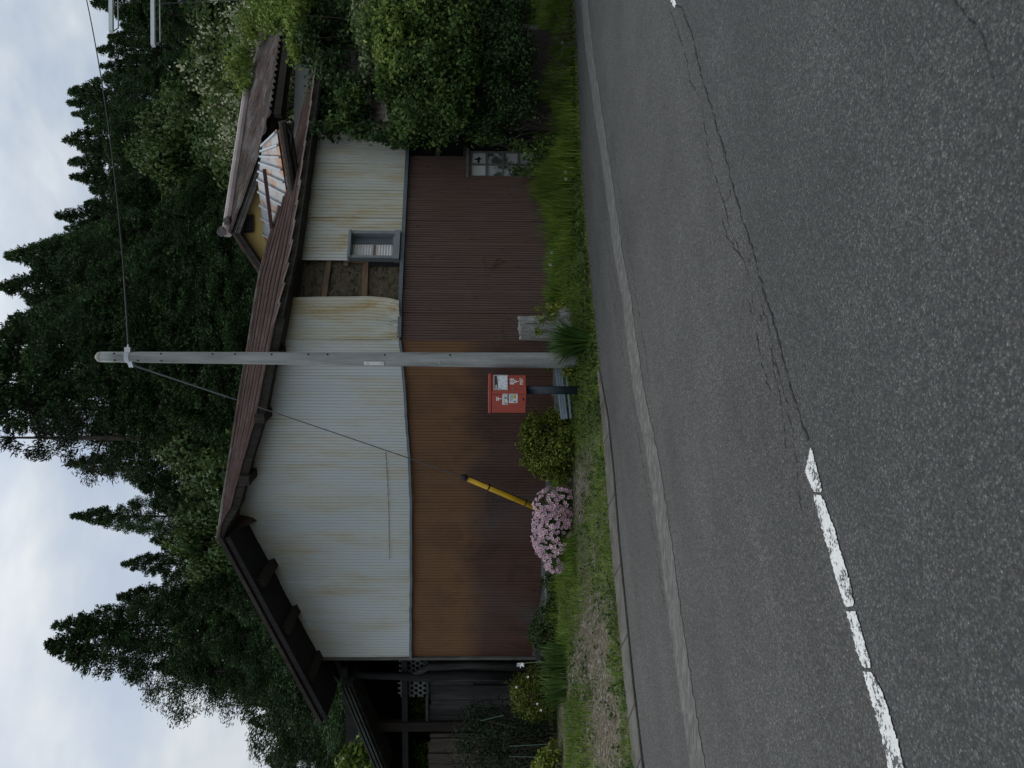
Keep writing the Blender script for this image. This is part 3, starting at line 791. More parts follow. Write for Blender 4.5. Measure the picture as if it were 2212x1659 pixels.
# left slope: open rafters seen from below
ra0, ra1 = PL.hit3(478, 1166, OV), PL.hit3(692, 1560, OV)
rb0, rb1 = PL.hit3(488, 1168, OV), PL.hit3(699, 1552, OV)
dirL = (ra1 - ra0) / np.linalg.norm(ra1 - ra0); upv = np.cross(dirL, N3L); upv = upv if upv[2] > 0 else -upv
back = -N3L * 5.2
mb = MB(); mb.prism([ra0, ra1, ra1 - upv * .05, ra0 - upv * .05], back); lr = mb.build('roof', M['roof_sheet'], house)
mb = MB()
for k in range(9): mb.beam(ra0 + dirL * .05 - upv * .075 + back * (.01 + k * .11), ra1 - dirL * .05 - upv * .075 + back * (.01 + k * .11), .05, .05, up=upv)
mb.build('rafter', M['dark_wood'], lr)
mb = MB(); mb.prism([ra0 - upv * .09 + N3L * .03, ra1 - upv * .09 + N3L * .03, ra1 - upv * .17 + N3L * .03, ra0 - upv * .17 + N3L * .03], -N3L * .035); mb.build('bargeboard', M['black_wood'], lr)
mb = MB(); mb.prism([ra0 + upv * .02 + N3L * .05, ra1 + upv * .02 + N3L * .05, ra1 - upv * .045 + N3L * .05, ra0 - upv * .045 + N3L * .05], -N3L * .06); mb.build('edge_trim', M['dark_wood'], lr)
mb = MB(); mb.prism([ra0 - upv * .102 + back * .02, ra1 - upv * .102 + back * .02, ra1 - upv * .118 + back * .02, ra0 - upv * .118 + back * .02], back * .95); mb.build('soffit', M['black_wood'], lr)
for X, Y in ((561, 1262), (613, 1366), (664, 1470)):
    a = PL.hit3(X, Y, OV - .12)
    mb = MB(); mb.beam(a, a - N3L * 2.5, .16, .16, up=upv); mb.build('purlin', M['dark_wood'], lr)
mb = MB(); mb.tube([hiP[0] + np.array([0, -.05, .03])] + [hiP[i] + np.array([0, 0, .035]) for i in range(4, len(Ys), 6)], .05, 8); mb.build('ridge_cap', M['roof_grey'], rf)

# ---------------------------------------------------------------- gabled house behind
AP = P(499, 503.5, 16.5); gv = np.array([.887, -.462, 0])
RB = np.array([*(P(542, 195, 17.86))])
def g_at(X, Y):           # on the vertical gable plane through AP
    n = np.array([gv[1], -gv[0], 0]); r = ray(X, Y); t_ = np.dot(AP - CAM, n) / np.dot(r, n); return CAM + r * t_
VR = g_at(566.5, 314); VL = g_at(566.5, 603.6)
rid = RB - AP; rid[2] = 0
nrmR = np.cross(VR - AP, rid); nrmR /= np.linalg.norm(nrmR); nrmR = nrmR if nrmR[2] > 0 else -nrmR
def q_at(X, Y, lift=0):
    a = AP + nrmR * lift; r = ray(X, Y); t_ = np.dot(a - CAM, nrmR) / np.dot(r, nrmR); return CAM + r * t_
gh = thing('gable_house', on(6.0, 18.5), 'house behind with a yellow gable and streaky grey corrugated roof half buried in vines', 'house')
# right slope with ribs running down it
c00, c01 = AP, VR                     # verge
c10, c11 = q_at(610, 20), q_at(640, 20)
dn = (VR - AP)
nR, nC = 161, 14
ridge_end = AP + rid * 1.62; eave_end = VR + rid * 1.62
A = np.zeros((nC, nR, 3))
low_a = q_at(601.7, 277.7)
for j in range(nR):
    f = j / (nR - 1); top = AP + rid * 1.62 * f
    s_ = np.dot(top - AP, rid) / np.dot(rid, rid)
    bot = VR + rid * 1.62 * f + dn * (.23 * min(1, f / .05))
    for i in range(nC):
        k = i / (nC - 1); A[i, j] = top * (1 - k) + bot * k + nrmR * (.0, .045, .05, .005)[j % 4] + nrmR * .004 * rng.standard_normal()
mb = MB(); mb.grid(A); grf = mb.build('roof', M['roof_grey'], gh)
grf.data.materials.append(M['rib_shade'])
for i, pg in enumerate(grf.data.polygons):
    if (i % (nR - 1)) % 4 in (2, 3): pg.material_index = 1  # one side of every rib carries the painted shade
th = nrmR * -.10
mb = MB(); mb.prism([AP - nrmR * .03, VR - nrmR * .03, VR + th, AP + th], rid * 1.6); mb.build('roof_board', M['dark_wood'], grf)
mb = MB(); o = np.array([0, 0, .09]); mb.tube([AP + rid * -.01 + o, AP + rid * .5 + o, AP + rid * 1.0 + o], .105, 10); mb.build('ridge_cap', m_plain('mauve_ridge_tile', (.34, .28, .27), .5, var=.25, scale=2), grf)
rc = grf.children[-1]
mb = MB(); c = AP + np.array([.02, -.05, .17]); mb.tube([c + np.array([-.03, -.06, 0]), c + np.array([.04, .08, 0])], .095, 14); 
for dx, dz, r in ((.0, -.09, .08), (.12, -.10, .085), (.22, -.08, .08)):
    mb.tube([c + np.array([dx, .02, dz]), c + np.array([dx + .12, .2, dz - .03])], r, 9)
mb.build('ridge_ornament', m_plain('dark_ridge_tile', (.10, .085, .085), .6, var=.5, scale=9), grf)
# left slope (seen edge-on) and dark verge boards
ridL = rid * 1.6
mb = MB(); mb.prism([AP, VL, VL - np.array([0, 0, .06]), AP - np.array([0, 0, .06])], ridL); mb.build('far_slope', M['roof_grey'], grf)
gn = np.array([gv[1], -gv[0], 0]); gn = gn if gn[1] < 0 else -gn
for a, b, nm in ((AP, VR, 'verge_board'), (AP, VL, 'verge_board')):
    mb = MB(); dz = np.array([0, 0, -.07]); mb.prism([a + dz, b + dz, b + dz * 2.7, a + dz * 2.7], -gn * .05); mb.build(nm, M['grey_wood'] if b is VR else M['dark_wood'], grf)
# recessed yellow gable wall
yo = -gn * .22
def y_at(X, Y):
    n = gn; r = ray(X, Y); a = AP + yo; t_ = np.dot(a - CAM, n) / np.dot(r, n); return CAM + r * t_
tri = [y_at(512, 498), y_at(560, 375), y_at(590, 330), y_at(640, 420), y_at(640, 640), y_at(590, 620)]
mb = MB(); mb.prism(tri, yo * .2); gw = mb.build('gable_wall', M['yellow'], gh)
mb = MB(); so_ = yo * .98
mb.prism([AP + np.array([0, 0, -.10]), VR + np.array([0, 0, -.10]), VR + np.array([0, 0, -.12]), AP + np.array([0, 0, -.12])], so_); mb.prism([AP + np.array([0, 0, -.10]), VL + np.array([0, 0, -.10]), VL + np.array([0, 0, -.12]), AP + np.array([0, 0, -.12])], so_)
mb.build('soffit', M['dark_wood'], gh)
mb = MB(); v0, v1, v2, v3 = [y_at(X, Y) + gn * .02 for X, Y in ((529, 501), (528, 465), (548, 464), (548.5, 500))]
mb.prism([v0, v1, v2, v3], gn * .02); vt = mb.build('vent', M['dark'], gw)
mb = MB()
for f in np.linspace(0, 1, 6): mb.beam(v0 * (1 - f) + v1 * f + gn * .03, v3 * (1 - f) + v2 * f + gn * .03, .02, .02)
for f in np.linspace(0, 1, 4): mb.beam(v0 * (1 - f) + v3 * f + gn * .035, v1 * (1 - f) + v2 * f + gn * .035, .02, .02, up=(0, 0, 1) if f < 2 else gn)
mb.build('louvre', M['dark_wood'], vt)
# pent roof below the gable: standing-seam pale sheets, rusting
n2_ = lambda X, Y, d: P(X, Y, d)
pt = [n2_(561, 335, 14.9), n2_(567, 316, 14.55), n2_(597, 279, 13.9), n2_(621, 421, 13.75), n2_(650, 600, 15.2), n2_(580, 560, 16.6)]
TL, TR, BR, BL = n2_(582, 570, 17.4), n2_(566, 318, 14.8), n2_(597, 280, 14.2), n2_(650, 560, 16.6)
tl2 = n2_(585, 600, 17.6)
A = np.zeros((2, 2, 3))
Xtop = [(567, 316), (563, 345), (557, 393), (566, 470), (575, 560), (580, 610)]
Xbot = [(597, 279), (608, 350), (619, 421), (634, 500), (650, 580), (660, 640)]
tp = np.array([P(X, Y, 15.1 + (Y - 316) * .0085) for X, Y in Xtop]); bt = np.array([P(X, Y, 14.1 + (Y - 279) * .0085) for X, Y in Xbot])
def poly(arr, f):
    k = f * (len(arr) - 1); i = min(int(k), len(arr) - 2); return arr[i] * (1 - k + i) + arr[i + 1] * (k - i)
A = np.array([[poly(tp, f) * (1 - g) + poly(bt, f) * g for f in np.linspace(0, 1, 30)] for g in np.linspace(0, 1, 4)])
mb = MB(); mb.grid(A); A2 = A.copy(); A2[:, :, 2] -= .05; mb.grid(A2); pr = mb.build('pent_roof', M['pent_sheet'], gh)
mb = MB()
for f in np.linspace(0.0, .98, 14): mb.beam(poly(tp, f) + np.array([0, 0, .02]), poly(bt, min(1, f + .02)) + np.array([0, 0, .02]), .035, .05)
mb.build('standing_seam', m_plain('seam_grey', (.36, .38, .41), .5), pr)
mb = MB(); mb.beam(P(571, 366, 14.9) , P(600, 600, 16.5), .05, .06); mb.build('snow_rail', m_plain('dark_red_rail', (.055, .012, .012), .6), pr)
mb = MB(); g0, g1 = P(602, 262, 13.95), P(634, 470, 15.0); mb.tube([g0 + np.array([0, 0, -.07]), g1 + np.array([0, 0, -.07])], .075, 8); mb.tube([g0 + np.array([0, .1, -.16]), g1 + np.array([0, .1, -.16])], .05, 8); gg = mb.build('gutter', M['dark_wood'], pr)
mb = MB(); mb.tube([P(618, 268, 14.0), P(629, 292, 14.1), P(629, 420, 14.9)], .03, 7); mb.tube([P(629, 292, 14.1), P(633, 262, 14.05)], .03, 7); mb.build('drain_pipe', M['black_plastic'], pr)
# eave board below the right slope
mb = MB(); e0, e1 = VR + dn * .23 + rid * .05, VR + dn * .23 + rid * 1.6; mb.beam(e0 + np.array([0, .0, -.14]), e1 + np.array([0, 0, -.14]), .12, .14); mb.build('eave_board', M['dark_wood'], gh)
# pale walls
wA, wB = P(640, 470, 16.2), P(640, 40, 16.6)
mb = MB(); mb.prism([wA * [1, 1, 0] + [0, 0, 1], wB * [1, 1, 0] + [0, 0, 1], wB * [1, 1, 0] + [0, 0, P(612, 270, 15.6)[2]], wA * [1, 1, 0] + [0, 0, P(612, 270, 15.6)[2]]], np.array([0, .12, 0])); mb.build('wall', M['grey_siding'], gh)

# ---------------------------------------------------------------- lean-to under the vines
lt = thing('lean_to', on(6.6, 15.2), 'small lean-to with a corrugated grey roof showing through the thicket', 'lean-to')
A = np.zeros((12, 41, 3))
l0, l1 = P(800, 262, 15.0), P(792, 40, 15.8); m0, m1 = P(838, 262, 13.9), P(832, 40, 14.7)
for i in range(12):
    for j in range(41):
        f = j / 40; g = i / 11; A[i, j] = (l0 * (1 - f) + l1 * f) * (1 - g) + (m0 * (1 - f) + m1 * f) * g + np.array([0, 0, .03 * (j % 2)])
mb = MB(); mb.grid(A); mb.build('roof', M['roof_grey'], lt)
mb = MB(); b0, b1 = l0 + np.array([0, .15, 0]), l1 + np.array([0, .15, 0])
mb.prism([b0 * [1, 1, 0] + [0, 0, .3], b1 * [1, 1, 0] + [0, 0, .3], b1 + [0, 0, .9], b0 + [0, 0, .9]], np.array([0, .1, 0])); mb.build('wall', M['grey_wood'], lt)
mb = MB(); b0, b1 = m0 + np.array([0, .35, -.05]), m1 + np.array([0, .35, -.05])
mb.prism([b0 * [1, 1, 0] + [0, 0, .3], b1 * [1, 1, 0] + [0, 0, .3], b1, b0], np.array([0, .1, 0])); mb.build('front_wall', M['dark_wood'], lt)
# ---------------------------------------------------------------- open shed at the left
PS = Plane(P(1100, 1760, 15.6)[:2], PL.a + np.array([.15, .35]))
N3S = np.array([*PS.n, 0]); D3S = np.array([*PS.d, 0]); bS = -N3S
shed = thing('open_shed', on(-6.5, 15.8), 'dark open timber shed with weathered boards beside the white cladding', 'shed')
def sbox(mb, X0, X1, Y0, Y1, o0, o1):
    """box on the shed front between picture bounds: X down, Y left"""
    q0, z1 = PS.hit(X0, Y1); q1, z0 = PS.hit(X1, Y0)
    mb.box(PS.pt((q0 + q1) / 2, (z0 + z1) / 2, (o0 + o1) / 2), D3S * abs(q1 - q0) / 2, N3S * abs(o1 - o0) / 2, np.array([0, 0, abs(z1 - z0) / 2]))
zg0 = .2
mb = MB(); s0, s1 = -4.5, PS.L + .3; zr = PS.hit(700, 1417)[1]
def wallb(q0, q1, z0, z1, o, w=.05): mb.box(PS.pt((q0 + q1) / 2, (z0 + z1) / 2, o), D3S * (q1 - q0) / 2, N3S * w, np.array([0, 0, (z1 - z0) / 2]))
qa, za = PS.hit(921, 1545, -3.4); qb, zb = PS.hit(893, 1503, -3.4)
zt = zr + .3
wallb(s0, qa, zg0, zt, -3.4); wallb(qb, s1 + 1, zg0, zt, -3.4); wallb(qa, qb, zg0, za, -3.4); wallb(qa, qb, zb, zt, -3.4)
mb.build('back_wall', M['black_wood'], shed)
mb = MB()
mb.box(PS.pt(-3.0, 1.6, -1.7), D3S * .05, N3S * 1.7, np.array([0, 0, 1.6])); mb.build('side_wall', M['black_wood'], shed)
mb = MB(); r0, r1 = PS.hit3(712, 1405, .25), PS.hit3(900, 1860, .25); mb.prism([r0, r1, r1 - np.array([0, 0, .10]), r0 - np.array([0, 0, .10])], bS * 4.2); rr = mb.build('roof', M['black_wood'], shed)
mb = MB()
a, b = PS.hit3(737, 1482, .55), PS.hit3(816, 1672, .55); dz = np.array([0, 0, -1.0])
for k, (o, wd) in enumerate(((0, .03), (.075, .04), (.15, .03))): mb.beam(a + dz * o, b + dz * o, .06 + .03 * k, wd, up=(0, 0, 1))
mb.prism([a + bS * .05, b + bS * .05, b + bS * .05 + dz * .2, a + bS * .05 + dz * .2], bS * .6)
mb.build('roof_edge', m_plain('mossy_roof_edge', (.03, .034, .03), .8, var=.5), rr)
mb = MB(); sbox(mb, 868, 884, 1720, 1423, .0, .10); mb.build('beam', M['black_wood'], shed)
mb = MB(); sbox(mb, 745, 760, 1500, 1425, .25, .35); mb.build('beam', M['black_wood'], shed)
mb = MB(); pts = [PS.hit3(X, Y, .16) for X, Y in ((770, 1459), (860, 1461), (905, 1463), (1000, 1458), (1140, 1461))]; mb.tube(pts, [.065, .07, .09, .085, .09], 9); mb.build('post', M['black_wood'], shed, smooth=True)
mb = MB(); pts = [PS.hit3(X, Y, .14) for X, Y in ((830, 1462), (880, 1463), (905, 1452), (925, 1441), (1010, 1436), (1140, 1438))]; mb.tube(pts, [.05, .055, .06, .07, .07, .07], 8); mb.build('post', M['shed_wood'], shed, smooth=True)
mb = MB(); sbox(mb, 780, 1165, 1570, 1553, .02, .14); mb.build('post', m_wood('brown_post', (.010, .008, .007), (.030, .024, .020)), shed)
mb = MB(); pts = [PS.hit3(X, Y, .2) for X, Y in ((688, 1430), (705, 1445), (733, 1475))]; mb.tube(pts, .03, 6); pts = [PS.hit3(X, Y, .2) for X, Y in ((684, 1424), (700, 1440), (712, 1462))]; mb.tube(pts, .022, 6); mb.build('brace', M['grey_wood'], shed)
# boarding
mb = MB(); Y = 1423
while Y < 1552:
    w = 7 + 8 * rng.random(); top = 915 + 18 * rng.random() if Y < 1500 else 922 + 12 * rng.random()
    if rng.random() < .3:
        mid = 960 + 120 * rng.random(); sbox(mb, top, mid, Y + w, Y, -.02 + .03 * rng.random(), .03 + .03 * rng.random()); sbox(mb, mid + 2, 1150, Y + w - 1, Y - 1, -.04, .02 + .03 * rng.random())
    else: sbox(mb, top, 1150, Y + w, Y, -.02 + .03 * rng.random(), .03 + .04 * rng.random())
    Y += w - .5 + 1.2 * rng.random()
mb.build('board_wall', M['shed_wood'], shed)
mb = MB(); sbox(mb, 920, 926, 1552, 1500, .05, .10); sbox(mb, 921, 927, 1500, 1423, .07, .11); mb.build('rail', M['shed_wood'], shed)
mb = MB(); Y = 1582
while Y < 1750:
    w = 6 + 5 * rng.random(); sbox(mb, 924 + 6 * rng.random(), 1000 + 160, Y + w, Y, -.02, .02 + .03 * rng.random()); Y += w + 1 + 5 * rng.random()
mb.build('board_wall', m_wood('brown_boards', (.025, .02, .017), (.085, .068, .058)), shed)
# woven bamboo lattice panels: things that hang in the opening
def lattice(Y0, Y1, X0, X1, label):
    c = PS.hit3(X1, (Y0 + Y1) / 2, -.08)
    lp = thing('lattice_panel', c, label, 'lattice', 'woven bamboo lattice panels in the shed opening')
    mb = MB(); cx, cy = (X0 + X1) / 2, (Y0 + Y1) / 2; hx, hy = (X1 - X0) / 2, (Y1 - Y0) / 2; pit = 9.2
    for ang in (0, 60, 120):
        d = np.array([math.cos(math.radians(ang + 90)), math.sin(math.radians(ang + 90))]); n = np.array([-d[1], d[0]])
        for k in range(-14, 15):
            off = (k + .5) * pit
            o = n * off; ts = []
            lo, hi = -1e9, 1e9
            for i, h in enumerate((hx, hy)):
                if abs(d[i]) < 1e-6:
                    if abs(o[i]) > h: lo, hi = 1, 0
                    continue
                t0, t1 = sorted(((-h - o[i]) / d[i], (h - o[i]) / d[i])); lo = max(lo, t0); hi = min(hi, t1)
            if hi - lo > 3:
                a = o + d * lo; b = o + d * hi
                z = -.08 + {0: 0, 60: .008, 120: .016}[ang]
                mb.beam(PS.hit3(cx + a[0], cy + a[1], z), PS.hit3(cx + b[0], cy + b[1], z), .022, .006, up=N3S)
    mb.build('strip', M['bamboo'], lp)
    tag(lp.children[0], kind='stuff')
lattice(1424, 1452, 862, 924, 'woven bamboo lattice beside the white cladding in the dark shed opening')
lattice(1467, 1505, 860, 920, 'woven bamboo lattice left of the shed post in front of bright leaves')
# ---------------------------------------------------------------- utility pole
DP = GT(1246, 779)[1]
pb = P(1250, 779, DP); pb[2] = float(zg(pb[0], pb[1]))
ptop = P(216, 771, DP)
pole = thing('utility_pole', pb, 'plain grey concrete utility pole between the mailbox and the tree stump', 'utility pole')
Lp = ptop - pb; Rb, Rt = 17.2 / FPX * DP, 11.2 / FPX * DP
def pole_at(f): return pb + Lp * f, Rb + (Rt - Rb) * f
mb = MB(); pts, rad = [], []
for f in np.linspace(-.02, 1, 30): c, r = pole_at(f); pts.append(c); rad.append(r)
mb.tube(pts, rad, 28); mb.build('shaft', M['pole'], pole, smooth=False)
pole.children[0].data.shade_smooth()
c, r = pole_at(.997); mb = MB(); mb.tube([c, c + np.array([0, 0, .05]), c + np.array([0, 0, .085])], [r * 1.02, r * .9, r * .4], 24); mb.build('cap', m_plain('cap_concrete', (.34, .31, .26), .9, var=.3), pole, smooth=True)
def pole_f(X): return (1246 - X) / 1030.0
def on_pole(X, side, out=0.0):
    """side: -1 left .. 1 right across the visible half of the pole"""
    c, r = pole_at(pole_f(X)); a = math.asin(side) if abs(side) <= 1 else 0
    n = np.array([math.sin(a), -math.cos(a), 0]); return c + n * (r + out), n
for X, sd in [(250, .62), (252, -.62), (301, -.62), (350, .62), (351, -.62), (460, .62), (508, .62), (586, .6), (665, .6), (706, .62), (829, .6), (970, .6)]:
    q, n = on_pole(X, sd); mb = MB(); mb.tube([q - n * .01, q + n * .004], .016, 8); mb.build('bolt_hole', M['dark'], pole)
q, n = on_pole(948, -.45); mb = MB(); mb.tube([q - n * .01, q + n * .008], .018, 10); mb.tube([q, q + n * .012], .009, 8); mb.build('screw', M['galv'], pole)
c, r = pole_at(pole_f(277)); mb = MB(); mb.tube([c - np.array([0, 0, .035]), c + np.array([0, 0, .035])], r * 1.06, 24)
mb.box(c + np.array([r * 1.2, -.02, .0]), (.05, 0, 0), (0, .03, 0), (0, 0, .045)); mb.box(c + np.array([-r * 1.2, -.02, -.05]), (.05, 0, .02), (0, .03, 0), (-.01, 0, .04))
mb.tube([c + np.array([-r * 1.0, -.06, -.07]), c + np.array([-r * 1.9, -.06, -.10])], .013, 6); mb.tube([c + np.array([r, -.02, 0]), c + np.array([r * 2.3, .05, .03])], [.035, .014], 8)
mb.build('clamp_band', M['galv'], pole)
# plate
q, n = on_pole(806, -.62, .006); tx = np.cross(n, [0, 0, 1.0]); hz = 21 / FPX * DP
mb = MB(); mb.box(q, tx * .034, n * .003, np.array([0, 0, hz])); pl_ = mb.build('number_plate', M['plate'], pole, bevel=.002)
mb = MB()
for dz, w in ((.105, .012), (.092, .016), (.079, .010), (-.112, .012), (-.124, .012)): mb = MB(); mb.box(q + n * .004 + np.array([0, 0, dz]), tx * w, n * .0006, np.array([0, 0, .0035])); mb.build('plate_print', M['st_grey'], pl_)

# cable from the pole away to the right
c, r = pole_at(pole_f(276)); a = c + np.array([r * 2.2, .05, .02]); b = P(120, -260, 18.5)
cab = thing('overhead_cable', (a + b) / 2, 'single dark overhead cable running from the pole top across the sky', 'cable')
mb = MB(); pts = []
for f in np.linspace(0, 1, 40): p_ = a * (1 - f) + b * f; p_[2] -= .28 * 4 * f * (1 - f); pts.append(p_)
mb.tube(pts, .011, 6); mb.tube(pts[:5], .018, 6); mb.build('cable', M['cable'], cab)
# power pole just outside the frame, whose arms reach in
pp = on(*P(700, -210, 17.5)[:2])
pw = thing('crossarm_pole', pp, 'pole out of frame with two pale steel crossarms reaching in at the upper right', 'utility pole')
topz = P(150, -210, 17.5)[2]
mb = MB(); mb.tube([pp, [pp[0], pp[1], topz]], [.16, .11], 20); mb.build('shaft', M['pole'], pw, smooth=True)
for X0, tipY, wd in ((240.5, 69, .075), (331, 99, .075)):
    t_ = P(X0, tipY, 15.6); c = P(X0 - 2, -240, 17.6)
    mb = MB(); mb.beam(t_, c, .075, wd); ar = mb.build('crossarm', M['steel_white'], pw)
    mb = MB(); u = (c - t_) / np.linalg.norm(c - t_); q = t_ + u * .12 + np.array([0, 0, -.14]); mb.tube([t_ + u * .02 + np.array([0, 0, -.04]), q, q + u * 2.5], .014, 6); mb.build('brace_rod', M['galv'], ar)
a = P(338, 8, 15.8); b = P(560, -1, 15.6)
dl = thing('drop_wire', (a + b) / 2, 'thin wire hanging straight down from the lower crossarm at the right edge', 'wire')
mb = MB(); mb.tube([a, b], .008, 5); mb.build('wire', M['cable'], dl)

# guy wire with its yellow guard
c, r = pole_at(pole_f(286)); a = c + np.array([-r * 1.6, -.05, -.05])
anch = GT(1212, 1118); 
gy = thing('guy_wire', anch, 'steel guy wire from the pole top with a yellow guard tube behind the pink azalea', 'guy wire')
g1 = P(1000, 1030, np.interp(.68, [0, 1], [a[1], anch[1]])); g0 = P(1190, 1110, anch[1])
mb = MB(); pts = [a * (1 - f) + g1 * f + np.array([0, 0, -.03 * math.sin(math.pi * f)]) for f in np.linspace(0, 1, 20)]
mb.tube(pts, .0088, 6); mb.tube(pts[:6], .015, 6); mb.build('wire', M['steel_rope'], gy)
u = (g1 - g0) / np.linalg.norm(g1 - g0)
mb = MB(); mb.tube([g0 - u * .15, g0 + (g1 - g0) * .5, g1 - u * .06], [.052, .048, .044], 16); gt = mb.build('guard_tube', M['yellow_guard'], gy, smooth=True)
mb = MB(); mb.tube([g1 - u * .075, g1 - u * .01], .056, 14); mb.tube([g1 - u * .01, g1 + u * .05], [.05, .02], 12); mb.build('end_cap', M['black_plastic'], gt)
sd = np.cross(u, [0, -1, 0]); sd /= np.linalg.norm(sd); sd = sd if sd[0] > 0 else -sd
mb = MB(); mb.tube([g0 + sd * .047 + np.array([0, -.02, 0]), g1 - u * .1 + sd * .045 + np.array([0, -.02, 0])], .008, 6)
for f in (.30, .72): q = g0 * (1 - f) + g1 * f; mb.tube([q - u * .012, q + u * .012], .0505, 14); mb.box(q + sd * .06, u * .012, sd * .012, np.array([0, .01, 0]))
mb.build('clip', M['black_plastic'], gt)

# ---------------------------------------------------------------- mailbox
mbase = GT(1257, 843); dM = mbase[1]; k = dM / FPX
pbx = thing('mailbox', mbase, 'red cuboid post box on a dark round post in the verge', 'mailbox')
ang = math.radians(48)
zbot = P(1137, 843, dM)[2]; ztp = P(1054.5, 843, dM)[2]; hgt = ztp - zbot
Wd = 37 * k / math.cos(ang); Dp = 47 * k / math.sin(ang)
fx = np.array([math.cos(ang), math.sin(ang), 0]); fn = np.array([math.sin(ang), -math.cos(ang), 0])   # along the front (to the right); out of the front
# front-left vertical edge sits at Y = 846
ce = P(1100, 846.5, dM - .14); ce[2] = 0
def bp(x, d, z): return ce + fx * x - fn * d + np.array([0, 0, zbot + z])      # x along the front, d into the box
def bbox(mb, x0, x1, d0, d1, z0, z1): mb.box(bp((x0 + x1) / 2, (d0 + d1) / 2, (z0 + z1) / 2), fx * (x1 - x0) / 2, fn * (d1 - d0) / 2, np.array([0, 0, (z1 - z0) / 2]))
mb = MB(); bbox(mb, 0, Wd, 0, Dp, 0, hgt - .055); body = mb.build('body', M['red'], pbx, bevel=.014)
mb = MB(); bbox(mb, -.006, Wd + .012, -.022, Dp + .004, hgt - .054, hgt); mb.build('hood', M['red'], pbx, bevel=.013)
mb = MB(); bbox(mb, -.0035, 0.001, .050, .0535, .012, hgt - .06); mb.build('door_seam', M['black_plastic'], body)
# slot
x0, x1 = .035, Wd - .022; z1, z0 = hgt * .86, hgt * .49
mb = MB(); w = .012
bbox(mb, x0, x1, -.016, .0, z1 - w, z1); bbox(mb, x0, x1, -.016, .0, z0, z0 + w); bbox(mb, x0, x0 + w, -.016, 0, z0 + w, z1 - w); bbox(mb, x1 - w, x1, -.016, 0, z0 + w, z1 - w)
sf = mb.build('slot_frame', M['slot_frame'], pbx)
zm = z0 + (z1 - z0) * .68
mb = MB(); bbox(mb, x0 + w, x1 - w, -.008, -.0015, z0 + w, zm); mb.build('slot_flap', M['slot_paper'], sf)
mb = MB(); bbox(mb, x0 + w, x1 - w, -.004, -.0012, zm, z1 - w); mb.build('slot_opening', M['slot_dark'], sf)
mb = MB(); bbox(mb, x0 + w, x0 + w + .10, -.0065, -.0042, zm + .012, zm + .045); mb.add([bp(x0 + w + .10, -.0085, zm), bp(x1 - w, -.0085, zm), bp(x1 - w, -.0085, zm + .02), bp(x0 + w + .16, -.0085, zm + .004)], [(0, 1, 2, 3)]); mb.build('slot_lip', M['slot_frame'], sf)
# lock
q = bp(.055, -.002, hgt * .355); mb = MB(); mb.tube([q + fn * .0, q + fn * .006], .017, 14); lk = mb.build('lock', M['galv'], pbx)
mb = MB(); mb.tube([q + fn * .0061, q + fn * .008], .011, 12); mb.build('keyhole', M['black_plastic'], lk)
# lettering
def text(body_, size, org, ax, nz, name, parent, m, sx=1.0):
    cu = bpy.data.curves.new('lettering', 'FONT'); cu.body = body_; cu.size = size; cu.align_x = 'CENTER'; cu.align_y = 'CENTER'; cu.extrude = .0006; cu.offset = .001
    o = bpy.data.objects.new('lettering', cu); COL.objects.link(o)
    dg = bpy.context.evaluated_depsgraph_get(); me = bpy.data.meshes.new_from_object(o.evaluated_get(dg))
    bpy.data.objects.remove(o)
    up = np.array([0, 0, 1.0]); B = Matrix((tuple(ax), tuple(up), tuple(nz))).transposed()
    og = np.array(org) - ORG[parent.name]
    for v in me.vertices: v.co = B @ Vector((v.co.x * sx, v.co.y, v.co.z)) + Vector(og)
    me.materials.clear(); me.materials.append(m); me.name = name
    return link(name, me, parent)
txm = Wd * .60
zq = lambda X: (1136.5 - X) / 82.0 * hgt
text('郵便', .074, bp(txm, -.0022, zq(1106.3)), fx, fn, 'lettering', pbx, M['white_paint'], 1.0)
text('POST', .072, bp(txm, -.0022, zq(1126.5)), fx, fn, 'lettering', pbx, M['white_paint'], .86)
def postmark(cx, cz, w, put):
    mb = MB(); t_ = w * .17
    for z in (w * .42, w * .12): put(mb, cx - w / 2, cx + w / 2, cz + z - t_ / 2, cz + z + t_ / 2)
    put(mb, cx - t_ / 2, cx + t_ / 2, cz - w * .58, cz + w * .12 - t_ / 2); return mb
putf = lambda mb, a, b, c, d: bbox(mb, a, b, -.0030, -.0012, c, d)
postmark(txm, zq(1115.4), .066, putf).build('postal_mark', M['white_paint'], pbx)
puts = lambda mb, a, b, c, d: bbox(mb, -.0032, -.0012, a, b, c, d)
fs_ = Dp / 47.0
sdist = lambda Y: (Y - 847) * fs_
zz_ = lambda X: (1136.5 - X) / 82.0 * hgt
def mirror(mb, a, b, c, d): puts(mb, a, b, c, d)
postmark(sdist(862), zz_(1077.5), .075, mirror).build('postal_mark', M['white_paint'], pbx)
mb = MB(); puts(mb, sdist(851), sdist(874.5), zz_(1096.5), zz_(1085)); st1 = mb.build('sticker', M['sticker'], pbx)
putt = lambda mb, a, b, c, d: bbox(mb, -.0046, -.0034, a, b, c, d)
mb = MB(); putt(mb, sdist(852.5), sdist(873), zz_(1089.5), zz_(1088)); mb.build('sticker_band', M['st_yellow'], st1)
for q4 in ((857.5, 861.5, 1093.8, 1090.8), (870, 873.3, 1094, 1091), (852, 865, 1096, 1095)): mb = MB(); putt(mb, sdist(q4[0]), sdist(q4[1]), zz_(q4[2]), zz_(q4[3])); mb.build('sticker_mark', M['st_blue'], st1)
mb = MB(); puts(mb, sdist(851), sdist(871), zz_(1117.5), zz_(1099)); st2 = mb.build('sticker', M['sticker'], pbx, bevel=.002)
mb = MB(); putt(mb, sdist(852.5), sdist(861.5), zz_(1114), zz_(1108)); mb.build('sticker_panel', M['st_yellow'], st2)
mb = MB()
